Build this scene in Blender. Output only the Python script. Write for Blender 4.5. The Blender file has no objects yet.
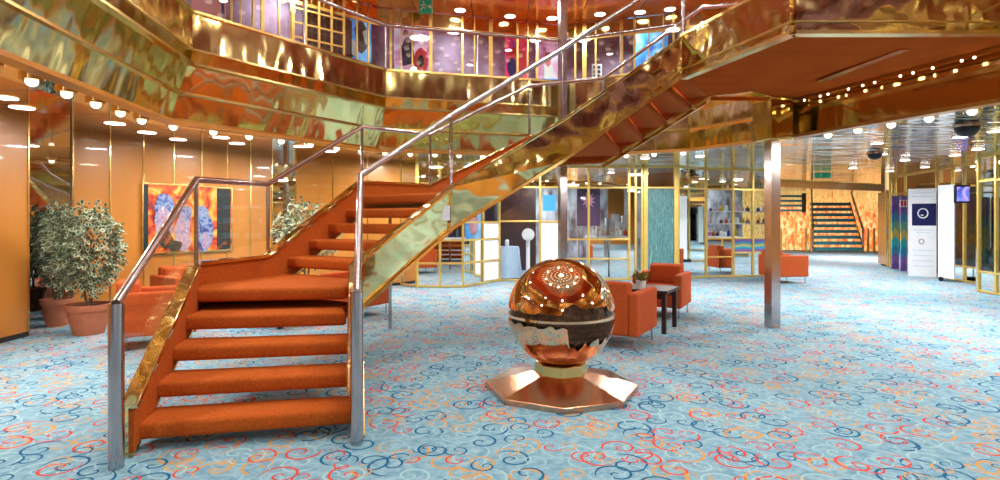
import bpy, math, random
from mathutils import Vector, Matrix
C = bpy.context.scene
COL = C.collection
PI = math.pi
# ------------------------------------------------------------------ camera, world, exposure
FPX, HZ, EYE = 560.0, 220.0, 1.4
cam_d = bpy.data.cameras.new('camera'); cam = bpy.data.objects.new('camera', cam_d); COL.objects.link(cam)
cam.location = (0, 0, EYE); cam.rotation_euler = (PI/2, 0, 0)
cam_d.sensor_width = 36; cam_d.lens = 36*FPX/1000; cam_d.shift_y = -20/1000; cam_d.clip_start = .05
C.camera = cam
w = bpy.data.worlds.new('world'); C.world = w; w.use_nodes = True
w.node_tree.nodes['Background'].inputs[0].default_value = (.95, .93, 1, 1)
w.node_tree.nodes['Background'].inputs[1].default_value = 0.8
C.view_settings.view_transform = 'Standard'; C.view_settings.look = 'None'
C.view_settings.gamma = 1; C.view_settings.use_curve_mapping = False
C.view_settings.exposure = 0.27
C.cycles.max_bounces = 10; C.cycles.glossy_bounces = 6; C.cycles.transparent_max_bounces = 16
C.cycles.sample_clamp_indirect = 4; C.cycles.use_denoising = True
C.cycles.caustics_reflective = False

def lamp(name, loc, power, size=.3, col=(1, .93, .84), kind='AREA', rot=(0, 0, 0), shape='DISK'):
    d = bpy.data.lights.new(name, kind); d.energy = power; d.color = col
    if kind == 'AREA':
        d.shape = shape; d.size = size
    else:
        d.shadow_soft_size = size
    o = bpy.data.objects.new(name, d); o.location = loc; o.rotation_euler = rot; COL.objects.link(o); return o
# atrium and deck lighting (stand-in area lamps for the downlights; some added to brighten walls, treads and reflections)
lamp('atrium_light', (.5, 4.4, 5.862), 70, .45)
for k in range(9):
    a_ = 2*PI*k/9+.2; lamp('atrium_light', (.5+2.45*math.cos(a_), 4.1+2.6*math.sin(a_), 5.862), 29, .16)
for x, y, p in ((-3.7, 9.3, 38), (-2.0, 11.0, 55), (0.8, 11.3, 75), (3.6, 11.2, 90), (6.0, 8.6, 110), (8.4, 11.8, 130), (6.6, 5.5, 130), (8.2, 16, 220), (13.0, 20.3, 260),
                (-4.2, 4.2, 45), (-4.2, 6.2, 45), (-4.2, 8.0, 35), (6.0, 2.0, 110), (-4.0, .5, 40), (0, -4.5, 120), (4.5, -4.5, 120)):
    lamp('deck_light', (x, y, 2.60), p, .3, (1, .96, .92))
for x, y, p in ((-5.3, 7.4, 70), (-3.3, 10.2, 50), (-.6, 11.4, 60), (1.4, 11.9, 80), (4.3, 10.6, 90), (6.5, 7, 80), (-6, 4, 60), (0, -4, 120), (6, 0, 80), (-5, -1, 80)):
    lamp('upper_deck_light', (x, y, 5.85), p, .3, (1, .93, .88))
for x, y, p in ((-6.0, 8.9, 22), (-4.2, 10.9, 24), (-.9, 12.55, 30), (3.0, 12.55, 30), (6.2, 10.9, 20)):
    lamp('upper_wall_fill', (x, y, 5.88), p, .12, (1, .95, 1))  # added lamps that brighten the pale walls behind the upper shopfront
for x, y, p in ((-2.0, 13.7, 18), (1.2, 14.8, 55), (5.5, 15.4, 40)):
    lamp('shop_light', (x, y, 2.55), p, .5, (1, .97, 1))

# ------------------------------------------------------------------ point helpers
def W(px, py, D):
    return Vector(((px-500)/FPX*D, D, EYE-(py-HZ)/FPX*D))
def XY(px, D):
    return Vector(((px-500)/FPX*D, D))
# ------------------------------------------------------------------ mesh helpers
class MB:
    def __init__(s): s.v = []; s.f = []; s.m = []; s.mi = 0
    def face(s, pts):
        n = len(s.v); s.v += [Vector(p) for p in pts]; s.f.append(list(range(n, n+len(pts)))); s.m.append(s.mi); return s
    def raw(s, vs, fs):
        n = len(s.v); s.v += [Vector(p) for p in vs]
        for f in fs: s.f.append([i+n for i in f]); s.m.append(s.mi)
        return s
    def prism(s, pts, z0, z1):
        k = len(pts); z0l = z0 if isinstance(z0, (list, tuple)) else [z0]*k; z1l = z1 if isinstance(z1, (list, tuple)) else [z1]*k
        a = sum(pts[i][0]*pts[(i+1) % k][1]-pts[(i+1) % k][0]*pts[i][1] for i in range(k))
        if a < 0: pts = pts[::-1]; z0l = z0l[::-1]; z1l = z1l[::-1]
        vs = [(p[0], p[1], z0l[i]) for i, p in enumerate(pts)]+[(p[0], p[1], z1l[i]) for i, p in enumerate(pts)]
        fs = [list(range(k))[::-1], list(range(k, 2*k))]+[[i, (i+1) % k, k+(i+1) % k, k+i] for i in range(k)]
        return s.raw(vs, fs)
    def box(s, c, d, rz=0, M=None):
        x, y, z = d[0]/2, d[1]/2, d[2]/2
        vs = [Vector((a, b, e)) for e in (-z, z) for a, b in ((-x, -y), (x, -y), (x, y), (-x, y))]
        R = M if M is not None else Matrix.Rotation(rz, 3, 'Z')
        vs = [R @ v+Vector(c) for v in vs]
        return s.raw(vs, [[3, 2, 1, 0], [4, 5, 6, 7], [0, 1, 5, 4], [1, 2, 6, 5], [2, 3, 7, 6], [3, 0, 4, 7]])
    def beam(s, p, q, wd, h):
        p = Vector(p); q = Vector(q); d = (q-p); L = d.length; d.normalize()
        up = Vector((0, 0, 1)) if abs(d.z) < .95 else Vector((0, 1, 0))
        r = d.cross(up).normalized(); u = r.cross(d)
        M = Matrix((r, d, u)).transposed()
        return s.box((p+q)/2, (wd, L, h), M=M)
    def wall(s, p, q, z0, z1, t=.05, side=1):
        # a vertical slab whose visible face runs p->q and whose thickness lies to the side; z may be (za,zb)
        p = Vector((p[0], p[1])); q = Vector((q[0], q[1])); d = (q-p).normalized(); n = Vector((-d.y, d.x))*t*side
        z0a, z0b = z0 if isinstance(z0, tuple) else (z0, z0); z1a, z1b = z1 if isinstance(z1, tuple) else (z1, z1)
        return s.prism([p, q, q+n, p+n], [z0a, z0b, z0b, z0a], [z1a, z1b, z1b, z1a])
    def tube(s, path, r, seg=10, cap=True):
        path = [Vector(p) for p in path]; n = len(path); rings = []; pr = None
        for i, p in enumerate(path):
            if i == 0: t = path[1]-p
            elif i == n-1: t = p-path[i-1]
            else: t = (path[i+1]-p).normalized()+(p-path[i-1]).normalized()
            t.normalize()
            if pr is None:
                a = Vector((0, 0, 1)) if abs(t.z) < .9 else Vector((1, 0, 0)); x = t.cross(a).normalized()
            else:
                x = (pr-t*pr.dot(t)).normalized()
            pr = x; y = t.cross(x)
            k = 1.0
            if 0 < i < n-1:
                c = max(.5, t.dot((path[i+1]-p).normalized())); k = 1/c
            rr = r[i] if isinstance(r, (list, tuple)) else r
            rings.append([p+(x*math.cos(2*PI*j/seg)+y*math.sin(2*PI*j/seg))*rr*(k if k < 1.3 else 1.3) for j in range(seg)])
        vs = [v for g in rings for v in g]
        fs = [[i*seg+j, i*seg+(j+1) % seg, (i+1)*seg+(j+1) % seg, (i+1)*seg+j] for i in range(n-1) for j in range(seg)]
        if cap: fs += [list(range(seg))[::-1], [(n-1)*seg+j for j in range(seg)]]
        return s.raw(vs, fs)
    def lathe(s, prof, c=(0, 0, 0), seg=24, a0=0):
        vs = []; c = Vector(c); k = len(prof)
        for r, z in prof:
            for j in range(seg):
                a = a0+2*PI*j/seg; vs.append(c+Vector((r*math.cos(a), r*math.sin(a), z)))
        fs = [[i*seg+j, i*seg+(j+1) % seg, (i+1)*seg+(j+1) % seg, (i+1)*seg+j] for i in range(k-1) for j in range(seg)]
        fs += [list(range(seg))[::-1], [(k-1)*seg+j for j in range(seg)]]
        return s.raw(vs, fs)
    def build(s, name, mats, parent=None, origin=None, bevel=0, smooth=False, local=False, seg=2):
        if not isinstance(mats, (list, tuple)): mats = [mats]
        me = bpy.data.meshes.new(name)
        if parent is not None and not local:
            iv = xf(parent).inverted(); vs = [iv @ v for v in s.v]; loc = (0, 0, 0)
        elif parent is None and not local:
            if origin is None:
                xs = [v.x for v in s.v]; ys = [v.y for v in s.v]; zs = [v.z for v in s.v]
                origin = Vector(((min(xs)+max(xs))/2, (min(ys)+max(ys))/2, min(zs)))
            origin = Vector(origin); vs = [v-origin for v in s.v]; loc = origin
        else: vs = s.v; loc = (0, 0, 0)
        me.from_pydata([tuple(v) for v in vs], [], s.f)
        for m in mats: me.materials.append(m)
        me.polygons.foreach_set('material_index', s.m)
        if smooth: me.polygons.foreach_set('use_smooth', [True]*len(s.f))
        me.update()
        o = bpy.data.objects.new(name, me); COL.objects.link(o); o.location = loc
        if parent is not None: o.parent = parent
        if bevel:
            b = o.modifiers.new('bevel', 'BEVEL'); b.width = bevel; b.segments = seg; b.limit_method = 'ANGLE'; b.angle_limit = .6
        if smooth:
            wn = o.modifiers.new('es', 'EDGE_SPLIT'); wn.split_angle = math.radians(40)
        return o
def xf(o):
    M = Matrix.Translation(o.location) @ o.rotation_euler.to_matrix().to_4x4()
    return M if o.parent is None else xf(o.parent) @ M
def tag(o, label=None, cat=None, group=None, kind=None):
    if label: o['label'] = label
    if cat: o['category'] = cat
    if group: o['group'] = group
    if kind: o['kind'] = kind
    return o
def thing(name, label, cat, loc=(0, 0, 0), rz=0, group=None):
    o = bpy.data.objects.new(name, None); COL.objects.link(o); o.location = loc; o.rotation_euler = (0, 0, rz); o.empty_display_size = .1
    return tag(o, label, cat, group)
def struct(mb, name, mats, **k):
    return tag(mb.build(name, mats, **k), kind='structure')
def dup(root, loc, rz, label=None, group=None):
    def cp(o, par):
        c = o.copy(); COL.objects.link(c); c.parent = par
        for ch in list(o.children): cp(ch, c)
        return c
    r = cp(root, None); r.location = loc; r.rotation_euler = (0, 0, rz)
    if label: r['label'] = label
    if group: r['group'] = group
    return r
ORD = ['first', 'second', 'third', 'fourth', 'fifth', 'sixth', 'seventh', 'eighth', 'ninth', 'tenth', 'eleventh', 'twelfth', 'thirteenth', 'fourteenth', 'fifteenth', 'sixteenth']

# ------------------------------------------------------------------ materials
def mat(name, col, rough=.5, metal=0, emit=None, estr=0, vary=None, vscale=6, stretch=(1, 1, 1), bump=0, bscale=10, bstretch=(1, 1, 1), coat=0, spec=.5):
    m = bpy.data.materials.new(name); m.use_nodes = True; nt = m.node_tree; b = nt.nodes['Principled BSDF']
    b.inputs['Base Color'].default_value = (*col, 1); b.inputs['Roughness'].default_value = rough; b.inputs['Metallic'].default_value = metal
    b.inputs['Coat Weight'].default_value = coat; b.inputs['Specular IOR Level'].default_value = spec
    if emit: b.inputs['Emission Color'].default_value = (*emit, 1); b.inputs['Emission Strength'].default_value = estr
    tc = nt.nodes.new('ShaderNodeTexCoord')
    if vary is None: vary = tuple(c*.9 for c in col)
    mp = nt.nodes.new('ShaderNodeMapping'); mp.inputs['Scale'].default_value = stretch; nt.links.new(tc.outputs['Object'], mp.inputs[0])
    nz = nt.nodes.new('ShaderNodeTexNoise'); nz.inputs['Scale'].default_value = vscale; nz.inputs['Detail'].default_value = 4
    nt.links.new(mp.outputs[0], nz.inputs['Vector'])
    mx = nt.nodes.new('ShaderNodeMix'); mx.data_type = 'RGBA'; mx.inputs[6].default_value = (*col, 1); mx.inputs[7].default_value = (*vary, 1)
    mr = nt.nodes.new('ShaderNodeMapRange'); mr.inputs[1].default_value = .35; mr.inputs[2].default_value = .65
    nt.links.new(nz.outputs[0], mr.inputs[0]); nt.links.new(mr.outputs[0], mx.inputs[0]); nt.links.new(mx.outputs[2], b.inputs['Base Color'])
    if bump:
        mp2 = nt.nodes.new('ShaderNodeMapping'); mp2.inputs['Scale'].default_value = bstretch; nt.links.new(tc.outputs['Object'], mp2.inputs[0])
        n2 = nt.nodes.new('ShaderNodeTexNoise'); n2.inputs['Scale'].default_value = bscale; n2.inputs['Detail'].default_value = 1.5
        nt.links.new(mp2.outputs[0], n2.inputs['Vector'])
        bp = nt.nodes.new('ShaderNodeBump'); bp.inputs['Strength'].default_value = 1; bp.inputs['Distance'].default_value = bump
        nt.links.new(n2.outputs[0], bp.inputs['Height']); nt.links.new(bp.outputs[0], b.inputs['Normal'])
    return m
M = {}
M['gold'] = mat('polished_gold', (.80, .68, .30), .10, 1, vary=(.68, .55, .20), vscale=2, bump=.045, bscale=2.4, bstretch=(1, 1, .4))
M['brass'] = mat('brass_trim', (.85, .66, .25), .18, 1, vary=(.8, .55, .2))
M['stair_gold'] = mat('stair_gold', (.88, .78, .40), .08, 1, vary=(.80, .66, .28), vscale=3, bump=.035, bscale=2.6)
M['paint_gold'] = mat('gold_frame', (.78, .56, .16), .3, .6, vary=(.7, .48, .12))
M['copper'] = mat('copper', (.94, .62, .40), .05, 1, vary=(.9, .56, .34), vscale=3)
M['copper_base'] = mat('brushed_copper', (.72, .40, .26), .2, 1, vary=(.6, .33, .22), vscale=5)
M['copper_dark'] = mat('dark_bronze', (.045, .028, .02), .35, .8, vary=(.12, .07, .04), vscale=20, bump=.01, bscale=40)
M['tooth'] = mat('aged_copper', (.22, .12, .07), .35, .9, vary=(.12, .06, .04), vscale=30)
M['chrome'] = mat('polished_steel', (.46, .44, .46), .18, 1, vary=(.55, .52, .53))
M['mirror'] = mat('mirror', (.86, .9, .9), .02, 1, vary=(.84, .88, .88))
M['orange_carpet'] = mat('orange_carpet', (.54, .115, .018), .95, vary=(.43, .085, .011), vscale=60, bump=.004, bscale=150, spec=.15)
M['soffit'] = mat('orange_soffit', (.50, .085, .008), .9, vary=(.42, .07, .006), vscale=3, spec=.05)
M['orange_fabric'] = mat('orange_fabric', (.54, .092, .02), .85, vary=(.46, .078, .017), vscale=30, spec=.2)
M['wood'] = mat('honey_wood', (.64, .245, .038), .34, vary=(.55, .205, .03), vscale=2.5, stretch=(1, 1, .25), coat=.25)
M['dark_wood'] = mat('dark_wood', (.045, .02, .018), .5, vary=(.03, .015, .014), vscale=12, spec=.25)
M['dark'] = mat('dark_joint', (.02, .015, .015), .5)
M['black'] = mat('black_plastic', (.008, .009, .013), .35, spec=.3)
M['white'] = mat('white_panel', (.85, .87, .9), .5, vary=(.8, .83, .88))
M['terracotta'] = mat('terracotta', (.50, .17, .085), .8, vary=(.42, .14, .07), vscale=9)
M['soil'] = mat('soil', (.05, .03, .02), 1)
M['bark'] = mat('bark', (.19, .13, .08), .9, vary=(.12, .08, .05), vscale=30)
M['leaf'] = mat('leaf_green', (.045, .11, .04), .4, vary=(.025, .07, .03), vscale=20)
M['leaf_edge'] = mat('leaf_cream', (.60, .66, .48), .5, vary=(.42, .50, .32), vscale=20)
M['green'] = mat('sign_green', (.01, .20, .10), .4, emit=(.02, .45, .22), estr=.15)
M['bulb'] = mat('bulb', (1, .9, .8), .3, emit=(1, .72, .58), estr=3)
M['spark'] = mat('spark', (1, .9, .7), .3, emit=(1, .82, .6), estr=9)
M['lamp'] = mat('lamp_disc', (1, 1, 1), .3, emit=(1, .97, .95), estr=6)
M['blue'] = mat('blue_sign', (.015, .035, .32), .5, vary=(.015, .03, .25), spec=.2)
M['sky_blue'] = mat('bright_blue', (.03, .25, .75), .4, emit=(.05, .3, .8), estr=.4)
M['navy'] = mat('navy', (.008, .010, .085), .6, spec=.15)
M['pink'] = mat('pink', (.75, .35, .5), .5)
M['red'] = mat('red', (.6, .03, .05), .4)
M['purple_wall'] = mat('lilac_wall', (.52, .37, .56), .6, vary=(.13, .045, .05), vscale=1.5)
M['maroon_wall'] = mat('maroon_wall', (.50, .10, .10), .5, vary=(.36, .07, .06), vscale=2)
M['dark_room'] = mat('dark_room', (.06, .022, .02), .4, vary=(.03, .012, .014), vscale=2)
M['teal'] = mat('teal_tread', (.03, .22, .27), .5, vary=(.02, .17, .22))
M['cloth'] = mat('pale_blue_cloth', (.45, .62, .80), .8, vary=(.38, .55, .75))

def glass_mat(name, tint=(1, 1, 1), refl=.10):
    m = bpy.data.materials.new(name); m.use_nodes = True; nt = m.node_tree; nt.nodes.clear()
    o = nt.nodes.new('ShaderNodeOutputMaterial'); t = nt.nodes.new('ShaderNodeBsdfTransparent'); t.inputs[0].default_value = (*tint, 1)
    g = nt.nodes.new('ShaderNodeBsdfGlossy'); g.inputs['Roughness'].default_value = .01; g.inputs[0].default_value = (.95, .97, 1, 1)
    mx = nt.nodes.new('ShaderNodeMixShader'); lw = nt.nodes.new('ShaderNodeLayerWeight'); lw.inputs[0].default_value = .5
    pw = nt.nodes.new('ShaderNodeMath'); pw.operation = 'POWER'; pw.inputs[1].default_value = 4
    ma = nt.nodes.new('ShaderNodeMath'); ma.operation = 'MULTIPLY_ADD'; ma.inputs[1].default_value = .3; ma.inputs[2].default_value = refl
    nt.links.new(lw.outputs['Facing'], pw.inputs[0]); nt.links.new(pw.outputs[0], ma.inputs[0]); nt.links.new(ma.outputs[0], mx.inputs[0])
    nt.links.new(t.outputs[0], mx.inputs[1]); nt.links.new(g.outputs[0], mx.inputs[2]); nt.links.new(mx.outputs[0], o.inputs[0]); return m
M['glass'] = glass_mat('clear_glass', (.96, .98, .97), .03)
M['shop_glass'] = glass_mat('shop_glass', (.92, .96, .96), .06)

def nn(nt, t, **k):
    n = nt.nodes.new(t)
    for a, v in k.items(): setattr(n, a, v)
    return n
def math_n(nt, op, a, b=None, c=None, clamp=False):
    n = nt.nodes.new('ShaderNodeMath'); n.operation = op; n.use_clamp = clamp
    for i, v in enumerate((a, b, c)):
        if v is None: continue
        if isinstance(v, (int, float)): n.inputs[i].default_value = v
        else: nt.links.new(v, n.inputs[i])
    return n.outputs[0]
def carpet_material():
    m = bpy.data.materials.new('swirl_carpet'); m.use_nodes = True; nt = m.node_tree; b = nt.nodes['Principled BSDF']
    b.inputs['Roughness'].default_value = .95; b.inputs['Specular IOR Level'].default_value = .15
    tc = nn(nt, 'ShaderNodeTexCoord')
    nz = nn(nt, 'ShaderNodeTexNoise'); nz.inputs['Scale'].default_value = 16; nz.inputs['Detail'].default_value = 8; nz.inputs['Roughness'].default_value = .7; nt.links.new(tc.outputs['Object'], nz.inputs['Vector'])
    cr = nn(nt, 'ShaderNodeValToRGB'); nt.links.new(nz.outputs[0], cr.inputs[0])
    cr.color_ramp.elements[0].position = .36; cr.color_ramp.elements[0].color = (.13, .29, .41, 1)
    cr.color_ramp.elements[1].position = .64; cr.color_ramp.elements[1].color = (.29, .46, .55, 1)
    cur = cr.outputs[0]
    def layer(cur, size, R, pitch, wdt, off, stops, rnd=.75, dist=.0, ang=0):
        mp = nn(nt, 'ShaderNodeMapping'); mp.inputs['Scale'].default_value = (1/size, 1/size, 1); mp.inputs['Location'].default_value = (off*7.13, off*3.71, 0); mp.inputs['Rotation'].default_value = (0, 0, ang)
        nt.links.new(tc.outputs['Object'], mp.inputs[0])
        vo = nn(nt, 'ShaderNodeTexVoronoi', voronoi_dimensions='2D'); vo.inputs['Scale'].default_value = 1; vo.inputs['Randomness'].default_value = rnd
        nt.links.new(mp.outputs[0], vo.inputs['Vector'])
        sb = nn(nt, 'ShaderNodeVectorMath', operation='SUBTRACT'); nt.links.new(mp.outputs[0], sb.inputs[0]); nt.links.new(vo.outputs['Position'], sb.inputs[1])
        sx = nn(nt, 'ShaderNodeSeparateXYZ'); nt.links.new(sb.outputs[0], sx.inputs[0])
        sc = nn(nt, 'ShaderNodeSeparateColor'); nt.links.new(vo.outputs['Color'], sc.inputs[0])
        sign = math_n(nt, 'SUBTRACT', math_n(nt, 'MULTIPLY', math_n(nt, 'GREATER_THAN', sc.outputs[0], .5), 2), 1)
        x = sx.outputs[0]; y = math_n(nt, 'MULTIPLY', sx.outputs[1], sign)
        r = math_n(nt, 'POWER', math_n(nt, 'ADD', math_n(nt, 'MULTIPLY', x, x), math_n(nt, 'MULTIPLY', y, y)), .5)
        th = math_n(nt, 'MULTIPLY', math_n(nt, 'ARCTAN2', y, x), 1/(2*PI))
        u = math_n(nt, 'FRACT', math_n(nt, 'ADD', math_n(nt, 'SUBTRACT', math_n(nt, 'MULTIPLY', math_n(nt, 'POWER', r, .8), 1/pitch), th), sc.outputs[1]))
        d = math_n(nt, 'ABSOLUTE', math_n(nt, 'SUBTRACT', u, .5))
        line = math_n(nt, 'LESS_THAN', d, wdt)
        # the free end of the scroll: radius limit varies with the angle
        line = math_n(nt, 'MULTIPLY', line, math_n(nt, 'LESS_THAN', r, R))
        cc = nn(nt, 'ShaderNodeValToRGB'); cc.color_ramp.interpolation = 'CONSTANT'; nt.links.new(sc.outputs[2], cc.inputs[0])
        el = cc.color_ramp.elements; el[0].position = 0; el[0].color = (*stops[0], 1); el[1].position = 1/len(stops); el[1].color = (*stops[1], 1)
        for i in range(2, len(stops)):
            e = el.new(i/len(stops)); e.color = (*stops[i], 1)
        mx = nn(nt, 'ShaderNodeMix', data_type='RGBA'); nt.links.new(line, mx.inputs[0]); nt.links.new(cur, mx.inputs[6]); nt.links.new(cc.outputs[0], mx.inputs[7])
        return mx.outputs[2]
    red, blu, yel, pal = (.62, .065, .035), (.01, .11, .24), (.60, .31, .08), (.34, .53, .57)
    cur = layer(cur, .27, .46, .31, .08, 1, [pal, (.29, .49, .58), pal], 1)
    cur = layer(cur, .33, .44, .34, .075, 2, [yel, (.28, .48, .57), blu, yel], .8, ang=.4)
    cur = layer(cur, .29, .42, .33, .085, 3, [red, blu, red, yel, blu], .8, ang=.9)
    cur = layer(cur, .21, .42, .36, .085, 4, [red, (.28, .48, .57), blu, yel, (.28, .48, .57)], .9, ang=.2)
    nt.links.new(cur, b.inputs['Base Color'])
    return m
M['carpet'] = carpet_material()

def ceiling_mirror(name, col, rough, bump, st, joint=True):
    m = mat(name, col, rough, 1, bump=bump, bscale=1, bstretch=st)
    nt = m.node_tree; b = nt.nodes['Principled BSDF']
    if joint:
        tc = nn(nt, 'ShaderNodeTexCoord'); sx = nn(nt, 'ShaderNodeSeparateXYZ'); nt.links.new(tc.outputs['Object'], sx.inputs[0])
        a = math_n(nt, 'ABSOLUTE', math_n(nt, 'SUBTRACT', math_n(nt, 'FRACT', math_n(nt, 'MULTIPLY', sx.outputs[0], 1/1.2)), .5))
        c = math_n(nt, 'ABSOLUTE', math_n(nt, 'SUBTRACT', math_n(nt, 'FRACT', math_n(nt, 'MULTIPLY', sx.outputs[1], 1/1.2)), .5))
        j = math_n(nt, 'LESS_THAN', math_n(nt, 'MINIMUM', a, c), .008)
        src = b.inputs['Base Color'].links[0].from_socket
        mx = nn(nt, 'ShaderNodeMix', data_type='RGBA'); nt.links.new(j, mx.inputs[0]); nt.links.new(src, mx.inputs[6]); mx.inputs[7].default_value = (.02, .01, .01, 1)
        nt.links.new(mx.outputs[2], b.inputs['Base Color'])
    return m
M['ceil_left'] = ceiling_mirror('bronze_ceiling', (.86, .56, .32), .06, .004, (1, 1, 1))
M['ceil_right'] = ceiling_mirror('silver_slat_ceiling', (.78, .86, .84), .05, .02, (.8, 7, 1), False)
M['ceil_up'] = ceiling_mirror('orange_upper_ceiling', (.66, .27, .10), .14, .004, (1, 1, 1))
M['ceil_gold'] = ceiling_mirror('pale_gold_ceiling', (.90, .78, .56), .25, .004, (1, 1, 1))
M['ceil_gold'].node_tree.nodes['Principled BSDF'].inputs['Metallic'].default_value = .6
M['ceil_up'].node_tree.nodes['Principled BSDF'].inputs['Metallic'].default_value = .55

def ramp_mat(name, stops, scale=3, stretch=(1, 1, 1), emit=.3, detail=3, distort=1.0, off=(0, 0, 0), rough=.4):
    m = bpy.data.materials.new(name); m.use_nodes = True; nt = m.node_tree; b = nt.nodes['Principled BSDF']; b.inputs['Roughness'].default_value = rough
    tc = nn(nt, 'ShaderNodeTexCoord'); mp = nn(nt, 'ShaderNodeMapping'); mp.inputs['Scale'].default_value = stretch; mp.inputs['Location'].default_value = off
    nt.links.new(tc.outputs['Object'], mp.inputs[0])
    nz = nn(nt, 'ShaderNodeTexNoise'); nz.inputs['Scale'].default_value = scale; nz.inputs['Detail'].default_value = detail; nz.inputs['Distortion'].default_value = distort
    nt.links.new(mp.outputs[0], nz.inputs['Vector'])
    cr = nn(nt, 'ShaderNodeValToRGB'); nt.links.new(nz.outputs[0], cr.inputs[0]); el = cr.color_ramp.elements
    n = len(stops); el[0].position = .3; el[0].color = (*stops[0], 1); el[1].position = .7; el[1].color = (*stops[-1], 1)
    for i in range(1, n-1): e = el.new(.3+.4*i/(n-1)); e.color = (*stops[i], 1)
    nt.links.new(cr.outputs[0], b.inputs['Base Color'])
    if emit: nt.links.new(cr.outputs[0], b.inputs['Emission Color']); b.inputs['Emission Strength'].default_value = emit
    return m
M['glow_wall'] = ramp_mat('lit_pattern_wall', [(.65, .07, .02), (.80, .22, .05), (.95, .55, .2), (1, .75, .40)], 3.2, (2.5, 1, 1), .85, 4)
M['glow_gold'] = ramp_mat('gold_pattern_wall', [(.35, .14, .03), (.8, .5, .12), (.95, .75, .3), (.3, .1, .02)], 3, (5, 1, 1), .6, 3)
M['painting_fire'] = ramp_mat('painting_fire', [(.03, .02, .02), (.45, .03, .02), (.85, .16, .02), (.95, .45, .05), (.98, .75, .35)], 2.3, (1, 1, 1), 0, 5, 2.2)
M['painting_dark'] = ramp_mat('painting_dark', [(.004, .012, .015), (.008, .03, .035), (.006, .018, .022), (.5, .1, .02)], 3, (1, 1, 1), 0, 5, 1.5)
M['painting_blue'] = ramp_mat('painting_blue', [(.02, .03, .2), (.06, .14, .4), (.35, .4, .6), (.05, .2, .35)], 9, (1, 1, 1), 0, 5, 1.5)
M['painting_pale'] = ramp_mat('painting_pale', [(.35, .08, .06), (.6, .42, .5), (.25, .2, .4), (.75, .7, .75)], 9, (1, 1, 1), 0, 5, 1.5)
M['poster_blue'] = ramp_mat('poster_blue', [(.02, .10, .5), (.05, .35, .85), (.3, .65, .95), (.85, .9, .95)], 1.6, (1, 1, 1), .45)
M['poster_pink'] = ramp_mat('poster_pink', [(.3, .05, .15), (.65, .3, .5), (.85, .6, .8), (.9, .8, .9)], 1.8, (1, 1, 1), .4)
M['poster_red'] = ramp_mat('poster_red', [(.08, .02, .25), (.7, .02, .08), (.85, .05, .15), (.9, .75, .85)], 1.7, (1, 1, 1), .45)
M['poster_dark'] = ramp_mat('poster_dark', [(.02, .01, .08), (.04, .02, .12), (.05, .03, .16)], 2, (1, 1, 1), .2)
M['shop_goods'] = ramp_mat('shop_backdrop', [(.10, .08, .10), (.30, .32, .38), (.55, .60, .66), (.75, .80, .86)], 1.6, (2.5, 1, 1.2), .05, 2, .1)
M['teal_curtain'] = ramp_mat('teal_etched_glass', [(.012, .06, .07), (.10, .25, .26), (.03, .12, .13), (.22, .40, .40)], 5, (6, 1, .5), 0, 6)
M['screen'] = ramp_mat('tv_picture', [(.02, .02, .2), (.1, .15, .6), (.45, .3, .8), (.6, .7, .95)], 4, (1, 1, 1), 1.0)
def chevron():
    m = bpy.data.materials.new('chevron_pattern'); m.use_nodes = True; nt = m.node_tree; b = nt.nodes['Principled BSDF']; b.inputs['Roughness'].default_value = .5
    tc = nn(nt, 'ShaderNodeTexCoord'); sx = nn(nt, 'ShaderNodeSeparateXYZ'); nt.links.new(tc.outputs['Generated'], sx.inputs[0])
    t = math_n(nt, 'ABSOLUTE', math_n(nt, 'SUBTRACT', sx.outputs[0], .5))
    t2 = math_n(nt, 'ABSOLUTE', math_n(nt, 'SUBTRACT', sx.outputs[1], .5))
    v = math_n(nt, 'ADD', math_n(nt, 'MULTIPLY', t, .13), sx.outputs[2])
    f = math_n(nt, 'FRACT', math_n(nt, 'MULTIPLY', v, 1.25))
    cr = nn(nt, 'ShaderNodeValToRGB'); cr.color_ramp.interpolation = 'CONSTANT'; nt.links.new(f, cr.inputs[0]); el = cr.color_ramp.elements
    cols = [(.12, .06, .30), (.22, .10, .38), (.02, .22, .42), (.03, .38, .45), (.55, .40, .10), (.10, .30, .22), (.02, .18, .35)]
    el[0].color = (*cols[0], 1); el[1].position = 1/7; el[1].color = (*cols[1], 1)
    for i in range(2, 7): e = el.new(i/7); e.color = (*cols[i], 1)
    nt.links.new(cr.outputs[0], b.inputs['Base Color']); return m
M['chevron'] = chevron()

# ------------------------------------------------------------------ SETTING: floor, atrium, walls
ATR = [Vector(p) for p in ((-3.05, 3.42), (-3.46, 6.3), (-1.78, 8.75), (1.05, 9.5), (2.85, 8.67), (3.72, 7.25), (4.47, 5.0), (4.5, 1.2), (2.6, -1.6), (-1.0, -2.0), (-2.7, .2))]
NA = len(ATR)
def offset(poly, d):
    n = len(poly); out = []
    for i in range(n):
        a, b, c = poly[i-1], poly[i], poly[(i+1) % n]
        e1 = (b-a).normalized(); e2 = (c-b).normalized()
        n1 = Vector((-e1.y, e1.x)); n2 = Vector((-e2.y, e2.x)); k = (n1+n2)
        k = k/(k.length**2)*2
        out.append(b+k*d)   # polygon runs clockwise: the left side is outside
    return out
fl = MB(); fl.face([(-12, -7, 0), (18, -7, 0), (18, 30, 0), (-12, 30, 0)])
struct(fl, 'floor', M['carpet'], origin=(0, 0, 0))
OUT = [Vector(p) for p in ((-12, 3.42), (-12, 9), (-5, 30), (1.0, 30), (8, 30), (18, 30), (18, 5), (18, -7), (2.6, -7), (-12, -7), (-12, .2))]
def ring(name, inner, outer, z, idx, m, th=.1):
    mb = MB(); n = len(inner)
    for i in idx:
        j = (i+1) % n
        mb.prism([inner[i], inner[j], outer[j], outer[i]], z, z+th)
    return struct(mb, name, m, origin=(0, 0, z))
strip_o = offset(ATR, .75)
ZC = 2.65
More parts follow.
